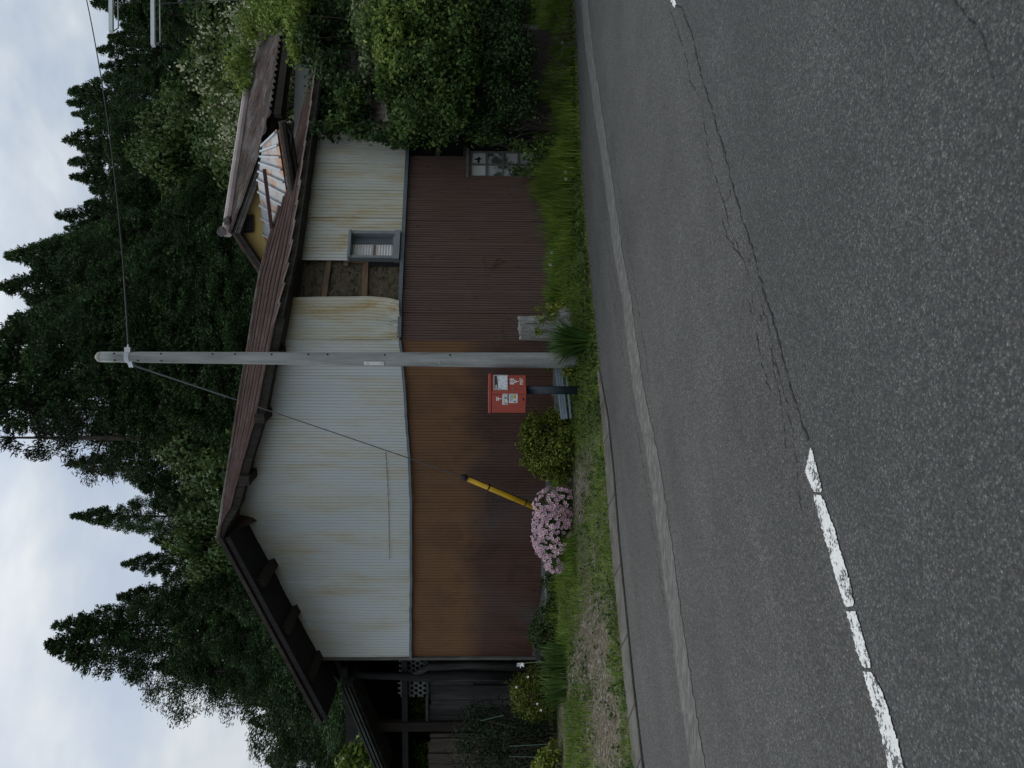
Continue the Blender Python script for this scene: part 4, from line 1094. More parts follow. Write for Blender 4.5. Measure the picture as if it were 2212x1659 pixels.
for X in (1101.5, 1103.2, 1105, 1106.6): putt(mb, sdist(853), sdist(868 - rng.random() * 3), zz_(X), zz_(X - .7))
putt(mb, sdist(866), sdist(869.5), zz_(1114.5), zz_(1109)); mb.build('sticker_print', M['st_grey'], st2)
mb = MB(); puts(mb, sdist(859.5), sdist(865.5), zz_(1131.5), zz_(1128.5)); mb.build('handle_slot', M['black_plastic'], pbx)
cpst = ce + fx * Wd / 2 - fn * Dp / 2; cpst = P(1137, 842.5, dM + .05); 
mb = MB(); mb.tube([[cpst[0], cpst[1], mbase[2] - .1], [cpst[0], cpst[1], zbot + .02]], 8.9 * k, 20); mb.build('post', M['navy'], pbx, smooth=True)

# ---------------------------------------------------------------- steel plank lying behind the mailbox
a, b = P(1203, 770, 12.15), P(1219, 905, 12.15)
pk = thing('steel_plank', (a + b) / 2 - np.array([0, 0, .15]), 'blue grey ribbed steel plank lying behind the red mailbox', 'steel plank')
mb = MB(); u = (b - a) / np.linalg.norm(b - a); hv = np.cross(u, [0, 1, 0]); hv = hv if hv[2] > 0 else -hv; nn = np.array([0, -1, 0])
prof = [(-.075, .0), (-.07, .02), (-.03, .02), (-.025, .008), (-.018, .008), (-.013, .02), (.02, .02), (.026, .008), (.033, .008), (.038, .02), (.07, .02), (.075, .0), (.075, -.02), (-.075, -.02)]
prof = [(h_ * .72, o_) for h_, o_ in prof]
mb.prism([a + hv * h_ + nn * o_ for h_, o_ in prof], b - a); mb.build('deck', M['metal_plank'], pk)
mb = MB(); mb.beam(a + hv * -.12 + nn * .0, b + hv * -.10 + nn * .0, .03, .03); mb.build('lower_bar', M['metal_plank'], pk)
for f in (.1, .9): mb = MB(); q = a * (1 - f) + b * f; mb.beam(q + hv * -.05 + np.array([0, .03, 0]), [q[0], q[1] + .03, float(zg(q[0], q[1] + .03))], .04, .04, up=(0, 1, 0)); mb.build('foot', M['shed_wood'], pk)

# ---------------------------------------------------------------- weathered stump
sc = P(1160, 709, 12.55); sc[2] = float(zg(sc[0], sc[1])); kk = 12.55 / FPX
stp = thing('tree_stump', sc, 'weathered grey tree stump with a root flare in front of the brown wall', 'tree stump')
ht = P(1122, 709, 12.55)[2] - sc[2]
rows, cols = 34, 80; A = np.zeros((rows, cols + 1, 3)); r0 = 26.5 * kk
for i in range(rows):
    f = i / (rows - 1)
    for j in range(cols + 1):
        t_ = 2 * math.pi * (j % cols) / cols
        fl_ = 1 + .10 * (1 - f) ** 1.5 + .04 * math.sin(f * 5)
        root = 1.5 * max(0, .42 - f) ** 1.15 * max(0, math.cos(t_ - .25)) ** 6 * 2.3 + .4 * max(0, .3 - f) * max(0, math.cos(t_ - 3.6)) ** 4 + .5 * max(0, .35 - f) * max(0, math.cos(t_ + 1.6)) ** 6
        cr_ = .045 * abs(math.sin(t_ * 7 + 2.0 * math.sin(f * 3))) + .03 * math.sin(t_ * 17 + f * 4) + .02 * math.sin(t_ * 31 - f * 2)
        r = r0 * (fl_ + root - cr_) ; zt = ht * (1 + .025 * math.sin(t_ + 1) + .012 * math.sin(t_ * 5) + .008 * math.sin(t_ * 13))
        A[i, j] = sc + np.array([r * math.cos(t_), r * .75 * math.sin(t_), -.06 + f * (zt + .06)])
mb = MB(); mb.grid(A); tc = A[-1].mean(0) - [0, 0, .03]
mb.add([*A[-1], tc], [(j, j + 1, cols + 1) for j in range(cols)]); st_ = mb.build('trunk', M['stump'], stp)
mb = MB(); a = A[6, 2] * .0 + P(1128, 708, 12.2)
for p0_, p1_ in (((1134, 699), (1166, 700)),): mb = MB(); mb.tube([P(*p0_, 12.33), P(*p1_, 12.30)], [.006, .010], 5); mb.build('split', M['dark'], stp)
mb = MB()
for q in (((1120, 690), (1114, 697)), ((1122, 735), (1115, 738)), ((1118, 737), (1124, 742))): mb = MB(); mb.tube([P(*q[0], 12.5), P(*q[1], 12.5)], [.012, .005], 5); mb.build('splinter', M['stem'], stp)
# dry tendril on the brown wall
for nm, pts, lb in (('dry_tendril', [(1092, 700), (1084, 697), (1083, 712), (1084, 726), (1088, 733), (1094, 737)], 'thin dry tendril arched over the stump on the brown wall'),
                    ('dry_tendril', [(1043, 556), (1046, 580), (1060, 577), (1084, 565), (1092, 562)], 'dry bent twig caught on the brown cladding under the hole'),
                    ('dry_tendril', [(1066, 584), (1070, 562), (1080, 556)], 'short dry twig on the brown cladding below the window')):
    q = [PR.hit3(X, Y, .05) for X, Y in pts]; t_ = thing(nm, q[0], lb, 'tendril', 'dry tendrils on the brown wall'); mb = MB(); mb.tube(q, .006, 5); mb.build('stem', M['stem'], t_)
# blocks and loose boards along the left wall
for X, Y, lb, sz in ((1192, 1290, 'pale concrete block against the brown wall left of the pink azalea', (.30, .13, .11)), (1196, 1262, 'small concrete block beside the pink azalea', (.14, .12, .09))):
    q = PL.hit3(X, Y, .28); q[2] = float(zg(q[0], q[1])) + sz[2] - .03; o = thing('concrete_block', q, lb, 'block', 'concrete blocks along the brown wall'); mb = MB(); mb.box(q, D3L * sz[0], N3L * sz[1], (0, 0, sz[2])); mb.build('block', M['block'], o, bevel=.012)
for X0, Y0, X1, Y1, lb in ((1152, 1392, 1163, 1437, 'upper loose grey board leaning by the shed corner'), (1158, 1388, 1170, 1440, 'lower loose grey board leaning by the shed corner')):
    a, b = P(X0, Y0, 14.0), P(X1, Y1, 14.2); o = thing('loose_board', (a + b) / 2, lb, 'board', 'loose boards at the shed corner'); mb = MB(); mb.beam(a, b, .04, .05); mb.build('board', M['grey_wood'], o)
a, b = P(1177, 1240, 14.0), P(1179, 1290, 14.1); o = thing('metal_rail', (a + b) / 2, 'thin pale rail lying along the foot of the brown wall', 'rail'); mb = MB(); mb.beam(a, b, .03, .03); mb.build('rail', M['galv'], o)
# ---------------------------------------------------------------- leaves
def unit(v): return v / (np.linalg.norm(v, axis=1, keepdims=True) + 1e-9)
def leaves(C, N, size, aspect=.5, T=None, trand=1.0, fold=.15, droop=.15, r=rng):
    """one bent rhombic leaf per centre; returns verts, quads"""
    n = len(C); N = unit(N); size = np.broadcast_to(np.asarray(size, float), (n,))[:, None] * (.7 + .6 * r.random((n, 1)))
    rt = r.standard_normal((n, 3)) * trand
    t = rt if T is None else T + rt
    t = unit(t - N * (t * N).sum(1, keepdims=True)); b = np.cross(N, t)
    w = size * aspect * .5
    v0 = C; v1 = C + t * size * .45 + b * w + N * size * fold; v2 = C + t * size - N * size * droop; v3 = C + t * size * .45 - b * w + N * size * fold
    V = np.stack([v0, v1, v2, v3], 1).reshape(-1, 3)
    return V, np.arange(n * 4).reshape(n, 4)
def join(parts):
    Vs, Fs, o = [], [], 0
    for V, F in parts: Vs.append(V); Fs.append(F + o); o += len(V)
    return np.vstack(Vs), np.vstack(Fs)
def sphere(n, r=rng): return unit(r.standard_normal((n, 3)))
def blob_leaves(blobs, dens, size, aspect=.5, up=.3, jit=.5, shell=(.72, 1.05), inner=.35, T=None, trand=1.0, lump=.18, floor=True):
    """blobs: centre, radii. Leaves lie in the outer shell of lumpy ellipsoids, thinner inside"""
    out = []
    for c, R in blobs:
        c = np.array(c, float); R = np.array(R, float)
        area = 4 * math.pi * ((R[0] * R[1]) ** 1.6 / 3 + (R[0] * R[2]) ** 1.6 / 3 + (R[1] * R[2]) ** 1.6 / 3) ** (1 / 1.6)
        n = max(20, int(area * dens)); d = sphere(n)
        ph = rng.random(6) * 6.28
        l = 1 + lump * (np.sin(d[:, 0] * 4 + ph[0]) * np.sin(d[:, 1] * 4 + ph[1]) + .7 * np.sin(d[:, 2] * 7 + ph[2]) * np.sin(d[:, 0] * 8 + ph[3])) + lump * .5 * np.sin(d[:, 2] * 13 + d[:, 0] * 11 + ph[4])
        rr = np.where(rng.random(n) < inner, .35 + .45 * rng.random(n), shell[0] + (shell[1] - shell[0]) * rng.random(n)) * l
        C = c + d * R * rr[:, None]
        N = unit(d / R) + np.array([0, 0, up]) + jit * rng.standard_normal((n, 3))
        if floor:
            g = zg(C[:, 0], C[:, 1]); k = C[:, 2] > g + .01; C, N = C[k], N[k]
        out.append(leaves(C, N, size, aspect, None if T is None else np.broadcast_to(np.array(T, float), C.shape), trand))
    return join(out)
def lumpy(blobs, k, r=(.28, .5)):
    """a mass broken into many uneven smaller clumps over its surface"""
    o = []
    for c, R in blobs:
        c = np.array(c); R = np.array(R); o.append((c, R * .80))
        for d in sphere(k):
            s = r[0] + (r[1] - r[0]) * rng.random(); o.append((c + d * R * (.68 + .3 * rng.random()), R * s * (.8 + .4 * rng.random(3))))
    return o
def plant(name, loc, label, cat, group=None): return thing(name, loc, label, cat, group)
def put(name, VF, m, parent):
    V, F = VF; return link(name, npmesh(name, V - ORG[parent.name], F, m), parent)
def blob(X, Y, d, rx, ry, rd): # picture-sized ellipsoid: rx up/down, ry sideways in view units, rd depth in metres
    k = d / FPX; return (P(X, Y, d), (ry * k, rd, rx * k))
def twigs(parent, base, blobs, n, r0=.02, name='stem', m=None, seg=5, spread=.08):
    mb = MB(); base = np.array(base)
    for i in range(n):
        c, R = blobs[rng.integers(len(blobs))]; e = np.array(c) + sphere(1)[0] * np.array(R) * .85
        b = base + np.array([rng.normal(0, spread), rng.normal(0, spread), 0]); b[2] = zg(b[0], b[1]) - .02
        mid = (b + e) / 2 + rng.normal(0, .08, 3) + np.array([0, 0, .08]); mb.tube([b, mid, e], [r0, r0 * .7, r0 * .25], seg)
    return mb.build(name, m or M['stem'], parent)

# ---------------------------------------------------------------- shrubs beside the wall
b = GT(1243, 965); d = b[1] + .35
az = plant('shrub', on(b[0], d), 'rounded yellow green shrub between the red mailbox and the pink azalea', 'shrub')
bl = [blob(1195, 965, d, 52, 58, .45), blob(1165, 950, d + .05, 38, 46, .36), blob(1212, 925, d, 34, 38, .32), blob(1208, 1012, d, 36, 36, .32), blob(1152, 925, d, 26, 28, .24), blob(1158, 988, d, 28, 30, .24), blob(1138, 950, d, 14, 12, .14), blob(1180, 1022, d, 18, 16, .16), blob(1190, 900, d, 16, 18, .16), blob(1225, 960, d - .2, 24, 50, .3)]
put('foliage', blob_leaves(lumpy(bl, 6), 800, .056, .5, lump=.3, inner=.15, shell=(.7, 1.15)), M['shrub'], az); twigs(az, b + [0, .3, 0], bl, 14)

b = GT(1243, 1140); d = b[1] + .42; k = d / FPX
az = plant('azalea', on(b[0], d), 'low azalea mound covered in pale pink flowers', 'azalea')
bl = [blob(1200, 1140, d, 42, 60, .42), blob(1192, 1095, d, 36, 40, .34), blob(1188, 1165, d, 36, 40, .36), blob(1205, 1205, d, 32, 30, .3), blob(1215, 1080, d - .02, 26, 28, .25), blob(1178, 1135, d, 28, 40, .28)]
put('foliage', blob_leaves(bl, 700, .045, .45, shell=(.6, .93)), M['shrub2'], az); twigs(az, b + [0, .4, 0], bl, 10)
# flowers: a five-petalled funnel each
Cs, Ns = [], []
for c, R in bl:
    c = np.array(c); R = np.array(R); n = int(230 * R[0] * R[2] / (.30 * .28)); dd = sphere(n * 2)
    dd = dd[(dd[:, 1] < .35) & (dd[:, 2] > -.75)][:n]
    q = c + dd * R * (1.0 + .06 * rng.standard_normal((len(dd), 1)))
    ok = np.array([all((((p_ - np.array(c2)) / np.array(R2)) ** 2).sum() > .80 for c2, R2 in bl) for p_ in q])
    Cs.append(q[ok]); Ns.append(dd[ok])
Cs = np.vstack(Cs); Ns = unit(np.vstack(Ns) + .35 * rng.standard_normal(Cs.shape) + np.array([0, -.5, .1]))
keep = []
for i in range(len(Cs)):
    if zg(Cs[i, 0], Cs[i, 1]) < Cs[i, 2] - .03 and all(np.linalg.norm(Cs[i] - Cs[j]) > .034 for j in keep): keep.append(i)
Cs, Ns = Cs[keep], Ns[keep]
parts, core = [], []
for k5 in range(5):
    n = len(Cs); a = np.cross(Ns, np.array([.3, .2, .93])); a = unit(a); bb = np.cross(Ns, a); t0 = 2 * math.pi * k5 / 5 + rng.random(n) * .3
    rad = a * np.cos(t0)[:, None] + bb * np.sin(t0)[:, None]; sz = (.025 + .007 * rng.random((n, 1)))
    tang = np.cross(Ns, rad)
    v0 = Cs; v1 = Cs + rad * sz * .75 + tang * sz * .52 + Ns * sz * .42; v2 = Cs + rad * sz * 1.25 + Ns * sz * .40; v3 = Cs + rad * sz * .75 - tang * sz * .52 + Ns * sz * .42
    parts.append((np.stack([v0, v1, v2, v3], 1).reshape(-1, 3), np.arange(n * 4).reshape(n, 4)))
    w1 = Cs + Ns * .004 + rad * sz * .42 + tang * sz * .25 + Ns * sz * .26; w2 = Cs + Ns * .004 + rad * sz * .52 + Ns * sz * .24; w3 = Cs + Ns * .004 + rad * sz * .42 - tang * sz * .25 + Ns * sz * .26
    core.append((np.stack([Cs + Ns * .004, w1, w2, w3], 1).reshape(-1, 3), np.arange(n * 4).reshape(n, 4)))
fo = put('flower', join(parts), M['petal'], az); tag(fo, kind='stuff'); co = put('flower_throat', join(core), M['petal_core'], fo); tag(co, kind='stuff')

b = GT(1225, 1350); d = 13.7
s2 = plant('shrub', on(P(1200, 1350, d)[0], d), 'low dark green leafy shrub growing along the foot of the brown wall by the shed', 'shrub')
bl = [blob(1180, 1330, d, 30, 26, .3), blob(1165, 1370, d + .1, 28, 34, .3), blob(1190, 1390, d, 26, 30, .3), blob(1200, 1300, d - .1, 18, 24, .22), blob(1205, 1350, d - .2, 22, 34, .25), blob(1195, 1255, d - .05, 26, 30, .2)]
put('foliage', blob_leaves(bl, 650, .06, .5), M['shrub2'], s2); twigs(s2, P(1210, 1345, d), bl, 12)
d = 13.6
s3 = plant('shrub', on(P(1200, 1490, d)[0], d), 'rounded olive green shrub with a few white blooms in front of the shed boards', 'shrub')
bl = [blob(1140, 1495, d, 40, 44, .42), blob(1122, 1505, d, 22, 38, .3), blob(1165, 1470, d, 30, 34, .3), blob(1150, 1535, d - .05, 26, 26, .28), blob(1170, 1520, d, 26, 30, .3)]
put('foliage', blob_leaves(bl, 900, .045, .5), M['shrub'], s3); twigs(s3, P(1205, 1492, d), bl, 14)
for X, Y in ((1115, 1484), (1140, 1462), (1160, 1520), (1168, 1534)):
    c = P(X, Y, d - .42); mb = MB()
    for k5 in range(5):
        a = k5 * 1.257; u = np.array([math.cos(a), -.4, math.sin(a)]); mb.add([c, c + u * .016 + np.array([-u[2], 0, u[0]]) * .009, c + u * .024, c + u * .016 - np.array([-u[2], 0, u[0]]) * .009], [(0, 1, 2, 3)])
    mb.build('flower', M['white_petal'], s3)
d = 13.9
s4 = plant('shrub', on(P(1190, 1590, d)[0], d), 'tall very dark bush hiding the lower boards of the shed', 'shrub')
bl = [blob(1100, 1570, d, 75, 55, .5), blob(1040, 1590, d + .1, 60, 45, .5), blob(1120, 1630, d, 70, 55, .5), blob(1060, 1650, d, 75, 50, .5), blob(1030, 1545, d + .2, 36, 30, .35), blob(1150, 1560, d, 40, 50, .45), blob(1000, 1610, d + .15, 26, 24, .3), blob(1150, 1690, d, 60, 50, .5)]
put('foliage', blob_leaves(bl, 420, .06, .4, jit=.8, shell=(.6, 1.12), lump=.3), M['dark_shrub'], s4); twigs(s4, P(1190, 1600, d), bl, 22)
for (X0, Y0, X1, Y1), lb in (((1038, 1557, 1088, 1545), 'upper pale green garden stake crossing the dark bush'), ((1100, 1612, 1190, 1607), 'long pale green garden stake at the foot of the dark bush'), ((1100, 1634, 1190, 1636), 'leftmost thin garden stake in front of the dark bush')):
    a, b_ = P(X0, Y0, d - .62), P(X1, Y1, d - .6); o = thing('garden_stake', b_, lb, 'stake', 'garden stakes in the dark bush'); mb = MB(); mb.tube([a, b_], .006, 6); mb.build('rod', m_plain('stake_green', (.09, .15, .12), .6), o)
d = 12.6
s5 = plant('shrub', on(P(1195, 1640, d)[0], d), 'small yellow green shrub at the left end of the verge', 'shrub')
bl = [blob(1180, 1645, d, 24, 26, .3), blob(1195, 1625, d, 16, 22, .22), blob(1165, 1662, d, 20, 20, .22)]
put('foliage', blob_leaves(bl, 700, .06, .5), M['shrub'], s5); twigs(s5, P(1205, 1645, d), bl, 8)

# strap-leaved clumps
def clump(base, n, L, lean, w, m, label, name, cat, stiff=.5, spread=.12):
    o = plant(name, base, label, cat); V, F = [], []
    segs = 6
    for i in range(n):
        a = rng.random() * 6.283; ln = L * (.55 + .5 * rng.random()); tilt = lean * (rng.random() ** .8)
        dr = np.array([math.cos(a), math.sin(a), 0]); sd = np.array([-dr[1], dr[0], 0]); p0 = base + dr * spread * rng.random() + np.array([0, 0, -.02])
        v = []
        for s_ in range(segs + 1):
            f = s_ / segs; th = tilt * (.35 + 1.0 * f ** 1.6 / stiff * .5)
            v.append((math.sin(th) * ln / segs, math.cos(th) * ln / segs))
        q = p0.copy()
        b0 = len(V)
        for s_ in range(segs + 1):
            f = s_ / segs; ww = w * (1 - f ** 2.2) * (.5 + .8 * min(1, f * 3)) + .0008
            V.append(q + sd * ww); V.append(q - sd * ww); q = q + dr * v[s_][0] + np.array([0, 0, v[s_][1]])
        for s_ in range(segs): k_ = b0 + s_ * 2; F.append((k_, k_ + 1, k_ + 3, k_ + 2))
    put('leaf', (np.array(V), np.array(F)), m, o); tag(o.children[0], kind='stuff')
    return o
b = GT(1276, 735); clump(on(b[0], b[1] + .12), 300, .72, 1.3, .010, M['lily_leaf'], 'dark green tuft of arching strap leaves at the foot of the utility pole', 'daylily_clump', 'plant', spread=.16)
b = GT(1222, 637); clump(on(b[0] , b[1] + .1), 160, .42, .9, .007, M['grass_tall'], 'small soft grass tuft right of the tree stump', 'grass_tuft', 'plant', spread=.14)
for X, Y, lb in ((1228, 1410, 'tuft of upright iris leaves nearest the brown wall corner'), (1228, 1445, 'tuft of upright iris leaves below the white lily'), (1227, 1480, 'tuft of upright iris leaves in front of the olive shrub'), (1226, 1508, 'leftmost tuft of upright iris leaves, beneath the olive shrub')):
    b = GT(X, Y); o = clump(on(b[0], b[1] + .15), 44, .52, .95, .013, M['iris_leaf'], lb, 'iris_clump', 'plant', spread=.16); o['group'] = 'iris leaf tufts along the gravel'
# white lily
a, b_ = P(1178, 1432, 12.9), P(1124, 1433, 12.9); a[2] = zg(a[0], a[1])
ly = plant('white_lily', a, 'single white trumpet flower on a tall bare stem before the shed boards', 'flower')
mb = MB(); mb.tube([a, (a + b_) / 2 + np.array([.02, 0, 0]), b_], [.010, .008, .006], 6); mb.build('stem', m_plain('lily_stem', (.13, .17, .07), .7), ly)
mb = MB()
for k5 in range(6):
    t_ = k5 * 1.047; u = np.array([math.cos(t_) * .5 - .3, math.cos(t_) * .2 - .35, math.sin(t_) * .9]); sd = np.cross(u, [0, -1, 0]); sd /= np.linalg.norm(sd) + 1e-6
    mb.add([b_, b_ + u * .045 + sd * .018, b_ + u * .085, b_ + u * .045 - sd * .018], [(0, 1, 2, 3)])
mb.build('petals', M['white_petal'], ly)
# leafy sucker growing over the stump root
o = plant('stump_sprout', GT(1222, 690), 'leafy green sprout growing across the root of the stump', 'plant')
d = 12.15; bl = [blob(1170, 690, d, 16, 12, .1), blob(1162, 715, d, 14, 10, .08), blob(1186, 665, d, 12, 14, .1), blob(1195, 680, d, 16, 16, .12), blob(1163, 668, d, 10, 8, .08), blob(1210, 660, d - .1, 14, 14, .1)]
put('foliage', blob_leaves(bl, 900, .04, .6, lump=.3), M['shrub'], o); twigs(o, GT(1225, 690), bl, 6, .006)
o = plant('sprout', GT(1225, 790), 'leafy sprout behind the utility pole by the steel plank', 'plant')
d = 12.3; bl = [blob(1166, 784, d, 14, 9, .08), blob(1185, 792, d - .1, 9, 8, .08), blob(1225, 800, d - .3, 14, 16, .12)]
put('foliage', blob_leaves(bl, 900, .05, .6, lump=.3), M['shrub'], o); twigs(o, GT(1225, 790), bl, 5, .006)

# ---------------------------------------------------------------- vines over the right end
d = 16.3
vn = plant('wisteria_vine', on(8.2, 16.2), 'bright green wisteria draped over the far end of the upper roof', 'vine')
bl = [blob(560, 5, 16.8, 26, 50, .7), blob(585, 40, 16.4, 24, 34, .6), blob(610, 15, 16.0, 26, 46, .7), blob(634, 45, 15.4, 20, 40, .5), blob(634, 105, 15.2, 12, 34, .3), blob(600, -50, 16.5, 60, 50, .9), blob(540, 60, 17.2, 20, 30, .5), blob(500, 150, 17.8, 14, 24, .35), blob(520, 120, 17.6, 16, 24, .4), blob(650, 10, 15.3, 18, 36, .5), blob(530, 185, 17.8, 18, 26, .3)]
put('foliage', blob_leaves(bl, 330, .10, .45, up=.1, jit=.8, shell=(.7, 1.15), lump=.3, T=(0, 0, -.8)), M['vine_bright'], vn)
twigs(vn, [8.0, 16.6, 1], bl, 12, .03, m=M['bark'])
iv = plant('ivy', on(6.9, 15.2), 'dark ivy hanging in the shade below the eaves at the right end', 'vine')
bl = [blob(690, 60, 15.9, 50, 60, .6), blob(740, 130, 15.8, 60, 60, .6), blob(720, 215, 15.2, 50, 45, .4), blob(700, 280, 14.4, 30, 26, .2), blob(800, 285, 14.1, 50, 24, .25), blob(850, 300, 14.2, 36, 16, .2), blob(690, 150, 15.7, 30, 40, .4), blob(760, 10, 15.6, 80, 60, .7), blob(760, 255, 14.6, 40, 30, .3), blob(700, -60, 16, 90, 50, .8), blob(705, 150, 15.0, 34, 40, .35), blob(735, 190, 14.9, 40, 36, .35), blob(775, 180, 14.6, 34, 30, .3), blob(700, 240, 14.8, 28, 36, .25), blob(770, 235, 14.3, 26, 26, .2), blob(670, 90, 15.3, 24, 44, .4)]
put('foliage', blob_leaves(lumpy(bl, 10, (.15, .5)), 200, .095, .55, up=.1, jit=.8, shell=(.6, 1.2), lump=.3, inner=.2), M['vine_dark'], iv); twigs(iv, [6.8, 15.3, .4], bl, 12, .012, m=M['bark'])
vt = plant('vine_thicket', on(5.9, 13.9), 'broad thicket of leafy vines swallowing the lean-to at the right end', 'vine')
bl = [blob(880, 70, 13.9, 90, 90, .7), blob(930, 170, 13.7, 75, 75, .6), blob(900, 250, 13.7, 55, 55, .45), blob(960, 255, 13.6, 45, 52, .4), blob(960, 60, 13.8, 80, 90, .7), blob(1000, 130, 13.7, 42, 70, .5), blob(850, 170, 13.9, 40, 50, .4), blob(880, -40, 14.2, 100, 70, .8), blob(985, 205, 13.6, 32, 55, .4), blob(870, 292, 13.95, 30, 24, .25), blob(760, 215, 14.3, 36, 24, .25), blob(735, 262, 14.2, 26, 18, .2), blob(1010, 15, 13.8, 60, 60, .6)]
put('foliage', blob_leaves(lumpy(bl, 16, (.12, .48)), 200, .08, .62, up=.2, jit=.8, shell=(.6, 1.2), lump=.34, inner=.2), M['vine'], vt)
put('small_foliage', blob_leaves(lumpy(bl, 5, (.2, .34)), 330, .05, .6, up=.2, jit=.8, shell=(.7, 1.25), lump=.3, inner=.1), M['vine_dark'], vt)
put('young_foliage', blob_leaves([blob(855, 80, 13.55, 36, 60, .35), blob(840, 40, 13.7, 34, 44, .4), blob(822, 100, 13.7, 20, 44, .3), blob(850, 150, 13.6, 18, 30, .25), blob(905, 20, 13.5, 34, 34, .4)], 260, .10, .5, up=.3, jit=.7, lump=.35), M['vine_bright'], vt)
put('grey_foliage', blob_leaves([blob(800, 40, 14.3, 20, 50, .4), blob(785, 80, 14.4, 16, 34, .3), blob(792, 140, 14.4, 15, 40, .3), blob(775, 20, 14.6, 16, 40, .3)], 380, .085, .75, up=.5, jit=.5, lump=.3), M['grey_leaf'], vt)
br = plant('bramble', on(6.2, 13.7), 'tangle of bare brown bramble stems under the vine thicket', 'bramble')
mb = MB()
for i in range(60):
    Y = -40 + 340 * rng.random(); p0_ = P(1185, Y, 14.0 + .6 * rng.random()); p0_[2] = zg(p0_[0], p0_[1]); L = .5 + 1.1 * rng.random(); a = rng.normal(0, .8); bend = rng.normal(0, .5)
    pts = [p0_ + np.array([math.sin(a) * L * f + bend * f * f * .5, -.25 * f * rng.random() - .1 * f, L * (f - .45 * f * f * abs(bend))]) for f in np.linspace(0, 1, 6)]
    mb.tube(pts, np.linspace(.008, .003, 6), 4)
sb = mb.build('stem', M['stem'], br); tag(sb, kind='stuff')
bl = [blob(1010 + 135 * rng.random(), -40 + 320 * rng.random(), 13.75 + .5 * rng.random(), 30, 32, .3) for i in range(40)] + [blob(1020 + 130 * rng.random(), -40 + 180 * rng.random(), 13.5 + .2 * rng.random(), 26, 30, .2) for i in range(26)]
put('foliage', blob_leaves(bl, 330, .06, .6, jit=.9, shell=(.3, 1.2), lump=.3), M['vine_dark'], br)
cr = plant('creeper', on(4.0, 14.0), 'small leafy creeper covering the lower panes of the broken window', 'vine')
d = 14.05
bl = [blob(1165, 365, d, 22, 22, .22), blob(1135, 372, d + .15, 24, 10, .15), blob(1110, 365, d + .35, 16, 14, .06), blob(1150, 335, d, 26, 20, .22), blob(1120, 315, d + .1, 24, 14, .2), blob(1070, 303, d + .2, 30, 9, .12), blob(1175, 310, d, 20, 20, .2), blob(1040, 295, d + .1, 40, 16, .2)]
put('foliage', blob_leaves(bl, 480, .06, .6, jit=.8, shell=(.6, 1.15), lump=.3), M['vine'], cr); twigs(cr, P(1185, 350, d), bl, 12, .007)

# ---------------------------------------------------------------- grass
def blades(pts, h, w, lean, m, name):
    n = len(pts); a = rng.random(n) * 6.283; dr = np.stack([np.cos(a), np.sin(a), np.zeros(n)], 1); sd = np.stack([-dr[:, 1], dr[:, 0], np.zeros(n)], 1)
    tl = (lean * np.abs(rng.standard_normal(n)))[:, None]; h = h[:, None] * (.55 + .7 * rng.random((n, 1))); w = w * (.7 + .6 * rng.random((n, 1)))
    up = np.array([0, 0, 1.0])
    m1 = pts + (dr * np.sin(tl * .5) + up * np.cos(tl * .5)) * h * .55; tp = m1 + (dr * np.sin(tl * 1.6) + up * np.cos(np.minimum(tl * 1.6, 2.2))) * h * .5
    V = np.stack([pts - sd * w, pts + sd * w, m1 + sd * w * .8, m1 - sd * w * .8, tp + sd * w * .12, tp - sd * w * .12], 1).reshape(-1, 3)
    k = np.arange(n) * 6; F = np.concatenate([np.stack([k, k + 1, k + 2, k + 3], 1), np.stack([k + 3, k + 2, k + 4, k + 5], 1)])
    return V, F
def vnoise(x, y): return .5 + .25 * np.sin(x * 1.9 + 1.3 * np.sin(y * 1.7)) + .15 * np.sin(x * 4.3 + y * 3.1) + .1 * np.sin(x * 9.1 - y * 7.7)
N0 = 230000
gx = -9 + 20 * rng.random(N0); ge = 4.7 * rng.random(N0) ** 1.35 - .1; gy = yedge(gx) + ge / .83
pk_ = vnoise(gx, gy)
fade = 1 - sm(-2.2, .3, gx)
dens = np.where(ge < .0, .10, np.where(ge < .10, .4, .9)) * (1 - fade * (.93 - .62 * sm(.42, .68, pk_)) * sm(.05, .35, ge) * (1 - sm(1.9, 3.4, ge + pk_ - .5)))
dens = dens * sm(.12, .38, pk_ + .15 * (1 - fade)) * np.where(gx > 1.2, 1, .85)
kp = rng.random(N0) < dens; gx, gy, ge, pk_ = gx[kp], gy[kp], ge[kp], pk_[kp]
pts = np.stack([gx, gy, np.maximum(zg(gx, gy), 0) - .004], 1)
right = sm(-.5, 3, gx)
h = .035 + .05 * pk_ + right * (.14 * sm(.15, .8, ge)) * (.5 + pk_) + (1 - right) * .10 * sm(1.8, 3.2, ge) * pk_
g1 = blades(pts, h, .0042, .55, M['grass'], 'grass')
gr = link('grass', npmesh('grass', g1[0], g1[1], M['grass'])); tag(gr, 'short green and straw coloured grass over the whole verge', 'grass', kind='stuff')
# tall bright tufts on the bank at the right and by the wall foot
T = []
for i in range(330):
    x = 2.2 + 8 * rng.random(); e = .40 + .55 * rng.random(); 
    if rng.random() > .25 + .75 * vnoise(x * 1.4, 3): continue
    n = 60; p_ = np.stack([x + rng.normal(0, .08, n), yedge(x) + e / .83 + rng.normal(0, .08, n), np.zeros(n)], 1); T.append(p_)
for i in range(1000):
    x = 3.6 + 8.2 * rng.random(); e = .2 + 1.5 * rng.random() ** 1.3; n = 60; T.append(np.stack([x + rng.normal(0, .08, n), yedge(x) + e / .83 + rng.normal(0, .08, n), np.zeros(n)], 1))
for i in range(90):
    x = -6.5 + 8 * rng.random(); y = np.interp(x, [PL.a[0], PR.a[0]], [PL.a[1], PR.a[1]]) - .2 - .9 * rng.random() ** 2; n = 36; T.append(np.stack([x + rng.normal(0, .07, n), y + rng.normal(0, .07, n), np.zeros(n)], 1))
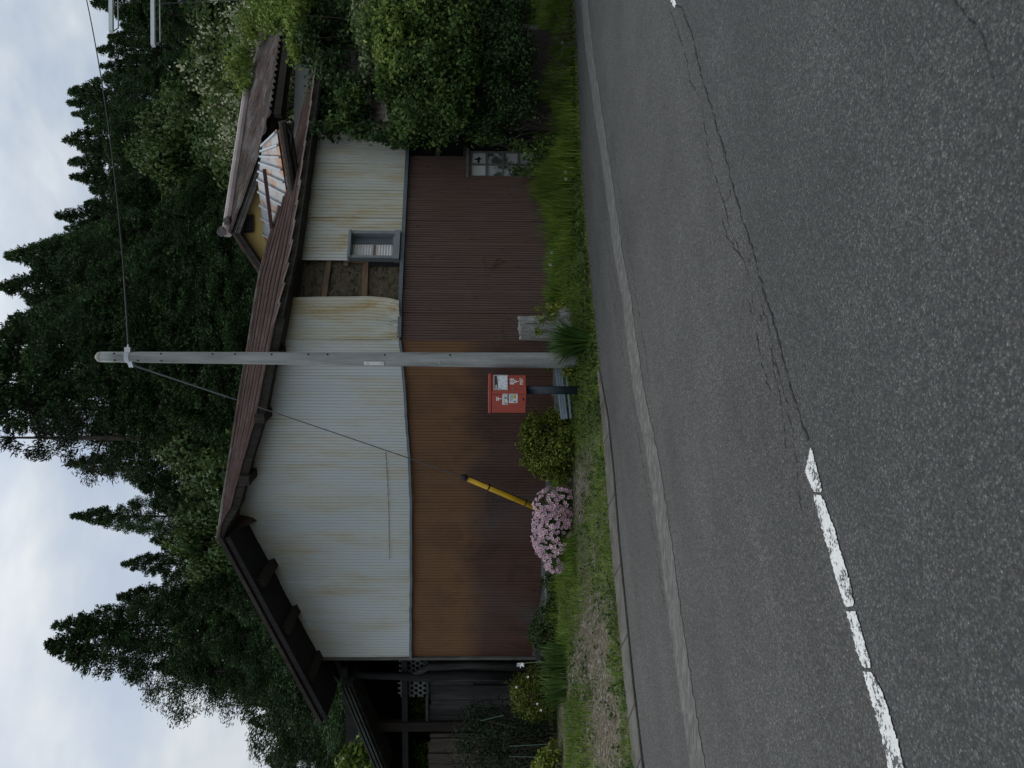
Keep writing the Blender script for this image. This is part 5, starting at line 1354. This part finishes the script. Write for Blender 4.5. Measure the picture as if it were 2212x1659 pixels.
for i in range(40):
    b = GT(1222 + 26 * rng.random(), 1150 + 110 * rng.random()); n = 30; T.append(np.stack([b[0] + rng.normal(0, .05, n), b[1] + rng.normal(0, .05, n), np.zeros(n)], 1))
T = np.vstack(T); T[:, 2] = zg(T[:, 0], T[:, 1]) - .01
hh = np.where(T[:, 0] > 2, .36, .17) * (.35 + 1.2 * vnoise(T[:, 0] * 1.3, T[:, 1] * 1.3))
g2 = blades(T, hh, .0055, .42, M['grass_tall'], 'tall')
gt_ = link('tall_grass', npmesh('tall_grass', g2[0], g2[1], M['grass_tall'])); tag(gt_, 'tall bright green grass tufts along the bank and the foot of the walls', 'grass', kind='stuff')
# broad-leaved weeds
n = 9500; wx = -7.5 + 17 * rng.random(n); we = .05 + 3.6 * rng.random(n) ** 1.6; wy = yedge(wx) + we / .83
kp = rng.random(n) < vnoise(wx * 1.3 + 4, wy * 1.3) * np.where(wx < -.8, .35 + .6 * sm(2.2, 3.2, we), 1); wx, wy = wx[kp], wy[kp]; m_ = 5
C = np.repeat(np.stack([wx, wy, zg(wx, wy) + .02], 1), m_, 0) + rng.normal(0, .03, (len(wx) * m_, 3)) * [1, 1, .6] + [0, 0, .025]
w_ = leaves(C, rng.normal(0, .5, C.shape) + [0, -.2, 1], .058, .5)
we_ = link('weeds', npmesh('weeds', w_[0], w_[1], M['shrub2'])); tag(we_, 'low broad-leaved weeds scattered through the verge', 'weeds', kind='stuff')
# loose stones in the gravel
n = 5200; px = -7.5 + 8.2 * rng.random(n); pe = .03 + 3.2 * rng.random(n); py = yedge(px) + pe / .83
kp = rng.random(n) < (1 - sm(-1.2, .6, px)); px, py = px[kp], py[kp]; n = len(px); sz = .006 + .013 * rng.random(n) ** 3
o8 = np.array([(1, 0, 0), (0, 1, 0), (-1, 0, 0), (0, -1, 0), (0, 0, .7), (0, 0, -.7)]); V = np.stack([px, py, zg(px, py) + .003], 1)[:, None] + o8[None] * (sz[:, None, None] * (.7 + .6 * rng.random((n, 6, 1))))
F = (np.arange(n)[:, None, None] * 6 + np.array([(0, 1, 4), (1, 2, 4), (2, 3, 4), (3, 0, 4), (1, 0, 5), (2, 1, 5), (3, 2, 5), (0, 3, 5)])[None]).reshape(-1, 3)
t = NT('gravel_stones'); pe_ = link('gravel', npmesh('gravel', V.reshape(-1, 3), F, t.bsdf(t.ramp(t.island(), [(0, (.07, .06, .05)), (.7, (.15, .13, .105)), (1, (.28, .26, .23))]), .9))); tag(pe_, 'loose brown and grey stones on the gravel strip', 'gravel', kind='stuff')
# dry leaves and grit blown against the road edge
n = 2600; lx = -7.5 + 17 * rng.random(n); le = -.28 + .5 * rng.random(n) ** .8; ly_ = yedge(lx) + le / .83
C = np.stack([lx, ly_, np.maximum(zg(lx, ly_), .004) + .008], 1); lv = leaves(C, rng.normal(0, .25, C.shape) + [0, 0, 1], .030, .5)
li = link('dry_litter', npmesh('dry_litter', lv[0], lv[1], m_leaf('dry_litter', (.07, .05, .03), (.20, .15, .085), (.30, .25, .15), objvar=0))); tag(li, 'dry leaves and grit lying along the edge of the road', 'litter', kind='stuff')
# dandelion seed heads
hd = [(1150, 10, 'seed head highest at the right edge of the bank'), (1157, 25, 'seed head just below the highest one at the right edge'), (1215, 92, 'seed head low on the bank near the road at the far right'), (1222, 372, 'seed head in tall grass level with the broken window'), (1222, 386, 'seed head beside the one level with the broken window'), (1192, 545, 'seed head below the upper window in the grass'), (1188, 572, 'seed head below the hole in the wall'), (1215, 165, 'seed head in the long grass right of the bare bank')]
for X, Y, lb in hd:
    b = GT(X + 26, Y); tp = P(X, Y, b[1]); o = plant('dandelion_clock', on(b[0], b[1]), 'white dandelion ' + lb, 'dandelion', 'dandelion seed heads in the verge')
    mb = MB(); mb.tube([on(b[0], b[1]), tp], .0035, 4); mb.build('stalk', M['stem'], o)
    cc = tp + sphere(60) * .024; put('seed_head', leaves(cc, sphere(60), .012, .6), M['puff'], o)
# ---------------------------------------------------------------- trees
def cedar(seed, H_=20.0, R=3.6, nb=640, per=230, bottom=.06, sparse=0, size=.145, asp=.34):
    r = np.random.default_rng(seed); parts = []
    f = r.random(nb) ** .9; z = (bottom + (1 - bottom) * f); a = r.random(nb) * 6.283
    prof = np.power(1 - z, .95) * (1 + .18 * np.sin(z * 23 + a * 2)) + .012
    rad = R * 1.5 * prof * (.28 + .78 * r.random(nb) ** .5)
    c = np.stack([np.cos(a) * rad, np.sin(a) * rad, z * H_ - rad * .12], 1)
    rc = (.10 + .62 * (1 - z) ** .8 + .22 * r.random(nb) * (1 - z) ** .5)
    top = np.stack([r.normal(0, .10, 12), r.normal(0, .10, 12), H_ * (1 - .05 * r.random(12))], 1)
    c = np.vstack([c, top]); rc = np.concatenate([rc, np.full(12, .14)]); a = np.concatenate([a, r.random(12) * 6.28])
    n = len(c); cnt = np.maximum(8, (per * np.minimum(1.3, (rc / .55)) ** 1.7)).astype(int); k = np.repeat(np.arange(n), cnt); m = len(k)
    d = unit(r.standard_normal((m, 3))) * (r.random((m, 1)) ** .45)
    C = c[k] + d * rc[k][:, None] * np.array([1.1, 1.1, .9])
    hi = np.clip((C[:, 2:3] / H_ - .72) / .2, 0, 1)
    out = np.stack([np.cos(a[k]), np.sin(a[k]), np.full(m, .55)], 1) + hi * np.array([0, 0, .7])
    N = d + .5 * r.standard_normal(d.shape) + [0, 0, .45]
    sz = size * (.6 + .45 * rc[k] / .6) * (1 + .7 * hi[:, 0])
    V, F = leaves(C, N, sz, asp, T=out * .9 + d * .5, trand=.5, droop=-.08, r=r)
    mb = MB(); mb.tube([[0, 0, -1], [0, 0, H_ * .5], [0, 0, H_ * .985]], [H_ * .013, H_ * .007, .02], 8)
    for i in range(0, len(c) - 12, 6): mb.tube([[0, 0, c[i, 2] - np.hypot(*c[i, :2]) * .15], c[i]], [.05, .015], 4, cap=False)
    return npmesh('cedar_crown', V, F, M['cedar']), mb.mesh('cedar_trunk', M['bark'])
def broad(seed, H_=12.0, R=4.0, nc=75, per=230, size=.30, m='oak', hang=0, flowers=0):
    r = np.random.default_rng(seed); d = unit(r.standard_normal((nc, 3))); d[:, 2] = np.abs(d[:, 2]) * 1.15 - .3
    rr = .45 + .55 * r.random(nc) ** .5; c = d * rr[:, None] * np.array([R, R, H_ * .36]) + [0, 0, H_ * .62]
    rc = R * (.16 + .13 * r.random(nc))
    e = unit(r.standard_normal((nc * per, 3))); C = np.repeat(c, per, 0) + e * (np.repeat(rc, per) * (.55 + .5 * r.random(nc * per)))[:, None] * [1, 1, .8]
    N = e + .5 * r.standard_normal(e.shape) + [0, 0, .5]
    V, F = leaves(C, N, size, .5, T=np.broadcast_to([0, 0, -hang], C.shape), trand=1, r=r)
    mb = MB(); mb.tube([[0, 0, -1], [.1, 0, H_ * .3], [-.1, .1, H_ * .6]], [H_ * .022, H_ * .016, H_ * .008], 8)
    for i in range(0, nc, 2): mb.tube([[0, 0, H_ * (.25 + .2 * r.random())], (c[i] * .6 + [0, 0, H_ * .18]), c[i]], [H_ * .007, H_ * .004, .02], 5, cap=False)
    fl = None
    if flowers:
        k = r.permutation(nc)[:flowers]; pf = 14
        e = unit(r.standard_normal((len(k) * 6 * pf, 3))); cc = np.repeat(c[k], 6, 0) + unit(r.standard_normal((len(k) * 6, 3))) * rc[k].repeat(6)[:, None] * 1.05
        C = np.repeat(cc, pf, 0) + e * .20 * [1, 1, 1.5] * r.random((len(e), 1)) ** .5
        Vf, Ff = leaves(C, e, (.085), .8, r=r); fl = npmesh('blossom', Vf, Ff, M['blossom'])
    return npmesh('crown', V, F, M[m]), mb.mesh('trunk', M['bark']), fl
CED = [cedar(s, 20, 3.5 + .3 * (s % 3)) for s in (11, 12, 13, 14)]
PINE = cedar(21, 20, 3.0, nb=130, per=170, bottom=.25, size=.17, asp=.26); PINE[0].materials.clear(); PINE[0].materials.append(M['pine'])
OAK = [broad(31), broad(32, nc=60)]
def place(kind, X, Y, d, ws, label, group, name, base_drop=0, H_=20.0, protos=None, cat='tree'):
    tip = P(X, Y, d); bz = float(zg(tip[0], tip[1])) - .2 - base_drop
    hs = (tip[2] - bz) / H_
    o = thing(name, (tip[0], tip[1], bz), label, cat, group)
    o.scale = (ws, ws, hs); o.rotation_euler = (0, 0, rng.random() * 6.283)
    for nm, me in zip(('crown', 'trunk', 'blossom'), protos):
        if me is None: continue
        c = bpy.data.objects.new(nm, me); COL.objects.link(c); c.parent = o
    return o
GC = 'cedars on the hillside behind the house'
SKY = [ # tip X, Y, distance, width scale, label
 (200, 8, 55, 1.05, 'cedar at the right edge of the picture behind the upper crossarm'),
 (262, 55, 50, .85, 'shorter cedar between the two crossarms, its tip below the skyline'),
 (213, 108, 56, .95, 'cedar on the skyline just left of the crossarm tips'),
 (218, 142, 57, .8, 'thin cedar on the skyline second left of the crossarms'),
 (148, 198, 56, 1.0, 'ragged cedar under the overhead cable, first of the right hand peak'),
 (146, 222, 59, .9, 'ragged cedar beside the first of the right hand peak'),
 (158, 246, 55, .8, 'narrow cedar in the notch of the right hand peak'),
 (141, 302, 54, 1.15, 'broad tipped cedar in the middle of the right hand skyline'),
 (148, 350, 57, .9, 'cedar next left of the broad tipped one on the right skyline'),
 (153, 383, 52, .85, 'cedar with a bent tip right of the lone spire'),
 (122, 466, 48, .85, 'thin lone spire of cedar above the yellow gable'),
 (142, 493, 50, .75, 'small cedar top tucked between the lone spire and the tall central stand'),
 (95, 525, 46, .9, 'cedar stepping up towards the tall central stand'),
 (12, 552, 42, 1.0, 'tall leaning cedar with two loose tufts at the top edge of the central stand'),
 (-4, 618, 40, 1.05, 'tall cedar right of the central stand, its tip cut by the frame'),
 (24, 690, 38, 1.1, 'round topped cedar behind the utility pole to its right'),
 (-70, 755, 35, 1.25, 'huge cedar straight behind the utility pole'),
 (-110, 820, 36, 1.2, 'huge cedar just left of the utility pole'),
 (-60, 880, 35, 1.1, 'huge cedar right of the bare trunked pine'),
 (150, 1000, 36, .75, 'slim cedar on the left flank of the central stand'),
 (300, 1050, 34, .8, 'low cedar at the left foot of the central stand'),
 (155, 1115, 44, .72, 'yellowish cedar standing alone left of the central gap'),
 (265, 1218, 44, .75, 'short cedar right of the great left hand cedar'),
 (118, 1350, 39.5, .9, 'second leader close beside the great left hand cedar'),
 (100, 1393, 38, 1.15, 'great dark cedar rising alone on the left, tallest of that side'),
 (540, 1512, 45, .62, 'small cedar above the left end of the open rafters'),
 (538, 1558, 47, .6, 'small spindly cedar above the open shed'),
 (575, 1640, 44, .85, 'bushy cedar at the left edge of the picture above the shed'),
 (600, 1500, 38, .8, 'low cedar hidden behind the left rake of the roof'),
]
SKY += [(235, 80, 60, 1.0, 'cedar in the second row between the right edge and the crossarm tips'), (225, 170, 60, 1.1, 'second row cedar filling the dip left of the crossarm tips'), (185, 262, 60, 1.1, 'second row cedar behind the notch of the right hand peak'),
 (180, 325, 60, 1.1, 'second row cedar between the two broad tops of the right skyline'), (195, 410, 57, 1.1, 'second row cedar left of the bent tipped cedar'), (185, 440, 56, 1.0, 'second row cedar right of the lone spire'), (150, 510, 55, 1.1, 'second row cedar between the lone spire and the central stand'),
 (70, 575, 48, 1.2, 'second row cedar behind the two loose tufted tops'), (60, 650, 46, 1.2, 'second row cedar behind the round topped one'), (10, 720, 44, 1.3, 'second row cedar between the round topped one and the pole'), (330, 1165, 46, 1.0, 'second row cedar in the dip between the lone yellowish cedar and the short one'),
 (255, 1290, 46, .9, 'second row cedar at the right shoulder of the great left hand cedar'), (330, 1440, 44, .8, 'second row cedar at the left shoulder of the great left hand cedar'), (600, 1590, 52, 1.0, 'second row cedar behind the shed roof at the left')]
for i, (X, Y, d, ws, lb) in enumerate(SKY): place('c', X, Y, d, ws, lb, GC, 'cedar_tree', protos=CED[i % 4])
place('p', -60, 945, 33, 1.15, 'bare trunked pine with loose tufts against the sky left of the central stand', GC, 'pine_tree', protos=PINE)
FILL = [(250, 30, 44, 1.1), (300, 175, 42, 1.1), (270, 250, 44, 1.0), (255, 330, 43, 1.0), (250, 420, 42, 1.1), (240, 500, 38, 1.1), (190, 590, 36, 1.1), (180, 660, 33, 1.15), (150, 740, 31, 1.1), (170, 820, 31, 1.1), (210, 900, 31, 1.0), (360, 560, 30, 1.0), (330, 640, 28, 1.0), (340, 720, 27, 1.0), (330, 800, 27, 1.0), (350, 880, 28, 1.0), (330, 1090, 36, .9), (390, 1190, 33, .95), (350, 1290, 34, .9), (370, 1370, 33, .95), (400, 1450, 34, .7), (430, 480, 30, .9), (420, 1270, 28, .8), (430, 1040, 27, .85), (460, 960, 25, .8), (480, 1100, 25, .75)]
words = ['near the crossarms', 'below the ragged right hand peak', 'below the cable on the right slope', 'on the mid slope above the flowering tree', 'above the ridge of the yellow gabled house', 'right above the yellow gable', 'left above the yellow gable', 'behind the upper middle of the front roof', 'behind the pole at mid height', 'left of the pole at mid height', 'under the bare trunked pine', 'close behind the yellow gable tip', 'close behind the front roof left of the gable', 'close behind the front roof at the pole', 'close behind the front roof left of the pole', 'above the middle of the white gable wall roof', 'below the lone yellowish cedar', 'above the roof apex', 'over the left rake of the roof', 'in front of the great left hand cedar', 'at the left flank of the great cedar', 'behind the gable ridge ornament', 'lowest over the left rake', 'low behind the roof between pole and apex', 'lowest behind the middle of the front roof', 'just behind the roof apex']
for (X, Y, d, ws), w in zip(FILL, words): place('c', X, Y, d, ws, 'dark cedar filling the slope ' + w, GC, 'cedar_tree', protos=CED[rng.integers(4)])
GB = 'broadleaf trees on the slope'
BR = [(395, 70, 33, 1.0, 'olive broadleaf tree on the slope at the right below the crossarms'), (335, 240, 36, .85, 'olive broadleaf tree in the middle of the right hand slope'), (255, 325, 40, .85, 'pale broadleaf tree high on the slope under the broad tipped cedar'), (400, 340, 28, .75, 'green broadleaf tree left of the flowering tree'), (300, 960, 32, .75, 'leafy broadleaf tree beneath the bare trunked pine'), (400, 1060, 27, .75, 'leafy broadleaf tree behind the middle of the roof'), (330, 1160, 32, .6, 'yellow green broadleaf tree right of the roof apex'), (430, 180, 27, .7, 'dark broadleaf tree behind the flowering tree')]
for i, (X, Y, d, ws, lb) in enumerate(BR): place('b', X, Y, d, ws, lb, GB, 'broadleaf_tree', H_=12.2, protos=OAK[i % 2][:2])
LOC = broad(41, 9.0, 2.6, nc=60, per=95, size=.17, m='locust', hang=.4, flowers=48)
place('l', 385, 175, 21.5, 1.0, 'tree full of cream white blossom behind the upper roof', None, 'flowering_tree', H_=8.9, protos=LOC)
place('l', 455, 30, 20.5, .8, 'smaller cream blossomed tree at the right edge above the wisteria', None, 'flowering_tree', H_=8.9, protos=LOC)
place('l', 430, 310, 22.5, .62, 'low cream blossomed tree left of the taller flowering one', None, 'flowering_tree', H_=8.9, protos=LOC)
YB = broad(51, 6.0, 1.7, nc=40, per=150, size=.14, m='bright')
place('y', 688, 1625, 18.5, 1.0, 'bright young green tree behind the shed roof at the left edge', None, 'broadleaf_tree', H_=6.1, protos=YB[:2])
place('y', 840, 1512, 21.5, .8, 'bright green bush seen through the gap in the back of the shed', None, 'broadleaf_tree', H_=6.1, protos=YB[:2])
# ---------------------------------------------------------------- sky, sun, camera
SUN_EL, SUN_AZ = math.radians(52), math.radians(-35)     # behind the wood, to the left
w = bpy.data.worlds.new('World'); SC.world = w; w.use_nodes = True
nt = w.node_tree; nt.nodes.clear()
class WT(NT):
    def __init__(s): s.t = nt
t = WT()
sky = t.n('ShaderNodeTexSky', sky_type='NISHITA'); sky.sun_disc = False; sky.sun_elevation = SUN_EL; sky.sun_rotation = SUN_AZ; sky.air_density = 1; sky.dust_density = 2; sky.ozone_density = 1
dirv = t.n('ShaderNodeTexCoord').outputs['Generated']
x, y, z = t.sep(dirv)
v = t.map(dirv, (1, 1, 2.0), loc=CLOUD_LOC if 'CLOUD_LOC' in globals() else (.3, .1, .2))
n1 = t.noise(v, 1.7, 6, .5, .4); n2 = t.noise(v, 5.5, 5, .5, .2)
cm = t.math('ADD', t.math('MULTIPLY', n1, .75), t.math('MULTIPLY', n2, .25))
cloud = t.ramp(cm, [(.40, 0), (.58, 1)])
grad = t.ramp(z, [(0, .8), (.2, .95), (.5, 1.05), (.75, (SKY_TOP * 1.03, SKY_TOP, SKY_TOP * .94)), (1, (SKY_TOP * 1.25, SKY_TOP * 1.2, SKY_TOP * 1.1))])
blue = t.mix(.55, sky.outputs[0], (3.5, 4.6, 6.1))
white = t.mix(t.ramp(n2, [(.35, 0), (.65, 1)]), (5.9, 6.5, 7.1), (7.7, 8.05, 8.3))
c = t.mix(cloud, blue, white); c = t.mix(1, c, grad, 'MULTIPLY')
bg = t.n('ShaderNodeBackground'); t.set(bg.inputs[0], c); bg.inputs[1].default_value = SKY_STR
ow = t.n('ShaderNodeOutputWorld'); nt.links.new(bg.outputs[0], ow.inputs[0])
sl = bpy.data.lights.new('sun', 'SUN'); sl.energy = SUN_E; sl.angle = math.radians(25); sl.color = (1, .96, .9)
so = bpy.data.objects.new('sun', sl); COL.objects.link(so)
sdir = Vector((math.sin(-SUN_AZ) * math.cos(SUN_EL) * -1, math.cos(SUN_AZ) * math.cos(SUN_EL), math.sin(SUN_EL)))
so.rotation_euler = sdir.to_track_quat('Z', 'Y').to_euler(); so.location = (0, -5, 30)

cam = bpy.data.cameras.new('camera'); co = bpy.data.objects.new('camera', cam); COL.objects.link(co)
cam.sensor_fit = 'HORIZONTAL'; cam.sensor_width = 36; cam.lens = 36 * FPX / 2212; cam.clip_start = .05; cam.clip_end = 2000
Mx = Matrix((tuple(-UP), tuple(RT), tuple(-FW))).transposed().to_4x4(); Mx.translation = Vector(CAM); co.matrix_world = Mx
SC.camera = co
SC.render.engine = 'CYCLES'; SC.cycles.samples = 128; SC.cycles.max_bounces = 6; SC.cycles.diffuse_bounces = 3; SC.cycles.transparent_max_bounces = 4
SC.cycles.use_denoising = True
SC.view_settings.view_transform = 'Standard'; SC.view_settings.look = 'None'; SC.view_settings.exposure = EXPO; SC.view_settings.gamma = 1
SC.render.resolution_x, SC.render.resolution_y = 1024, 768
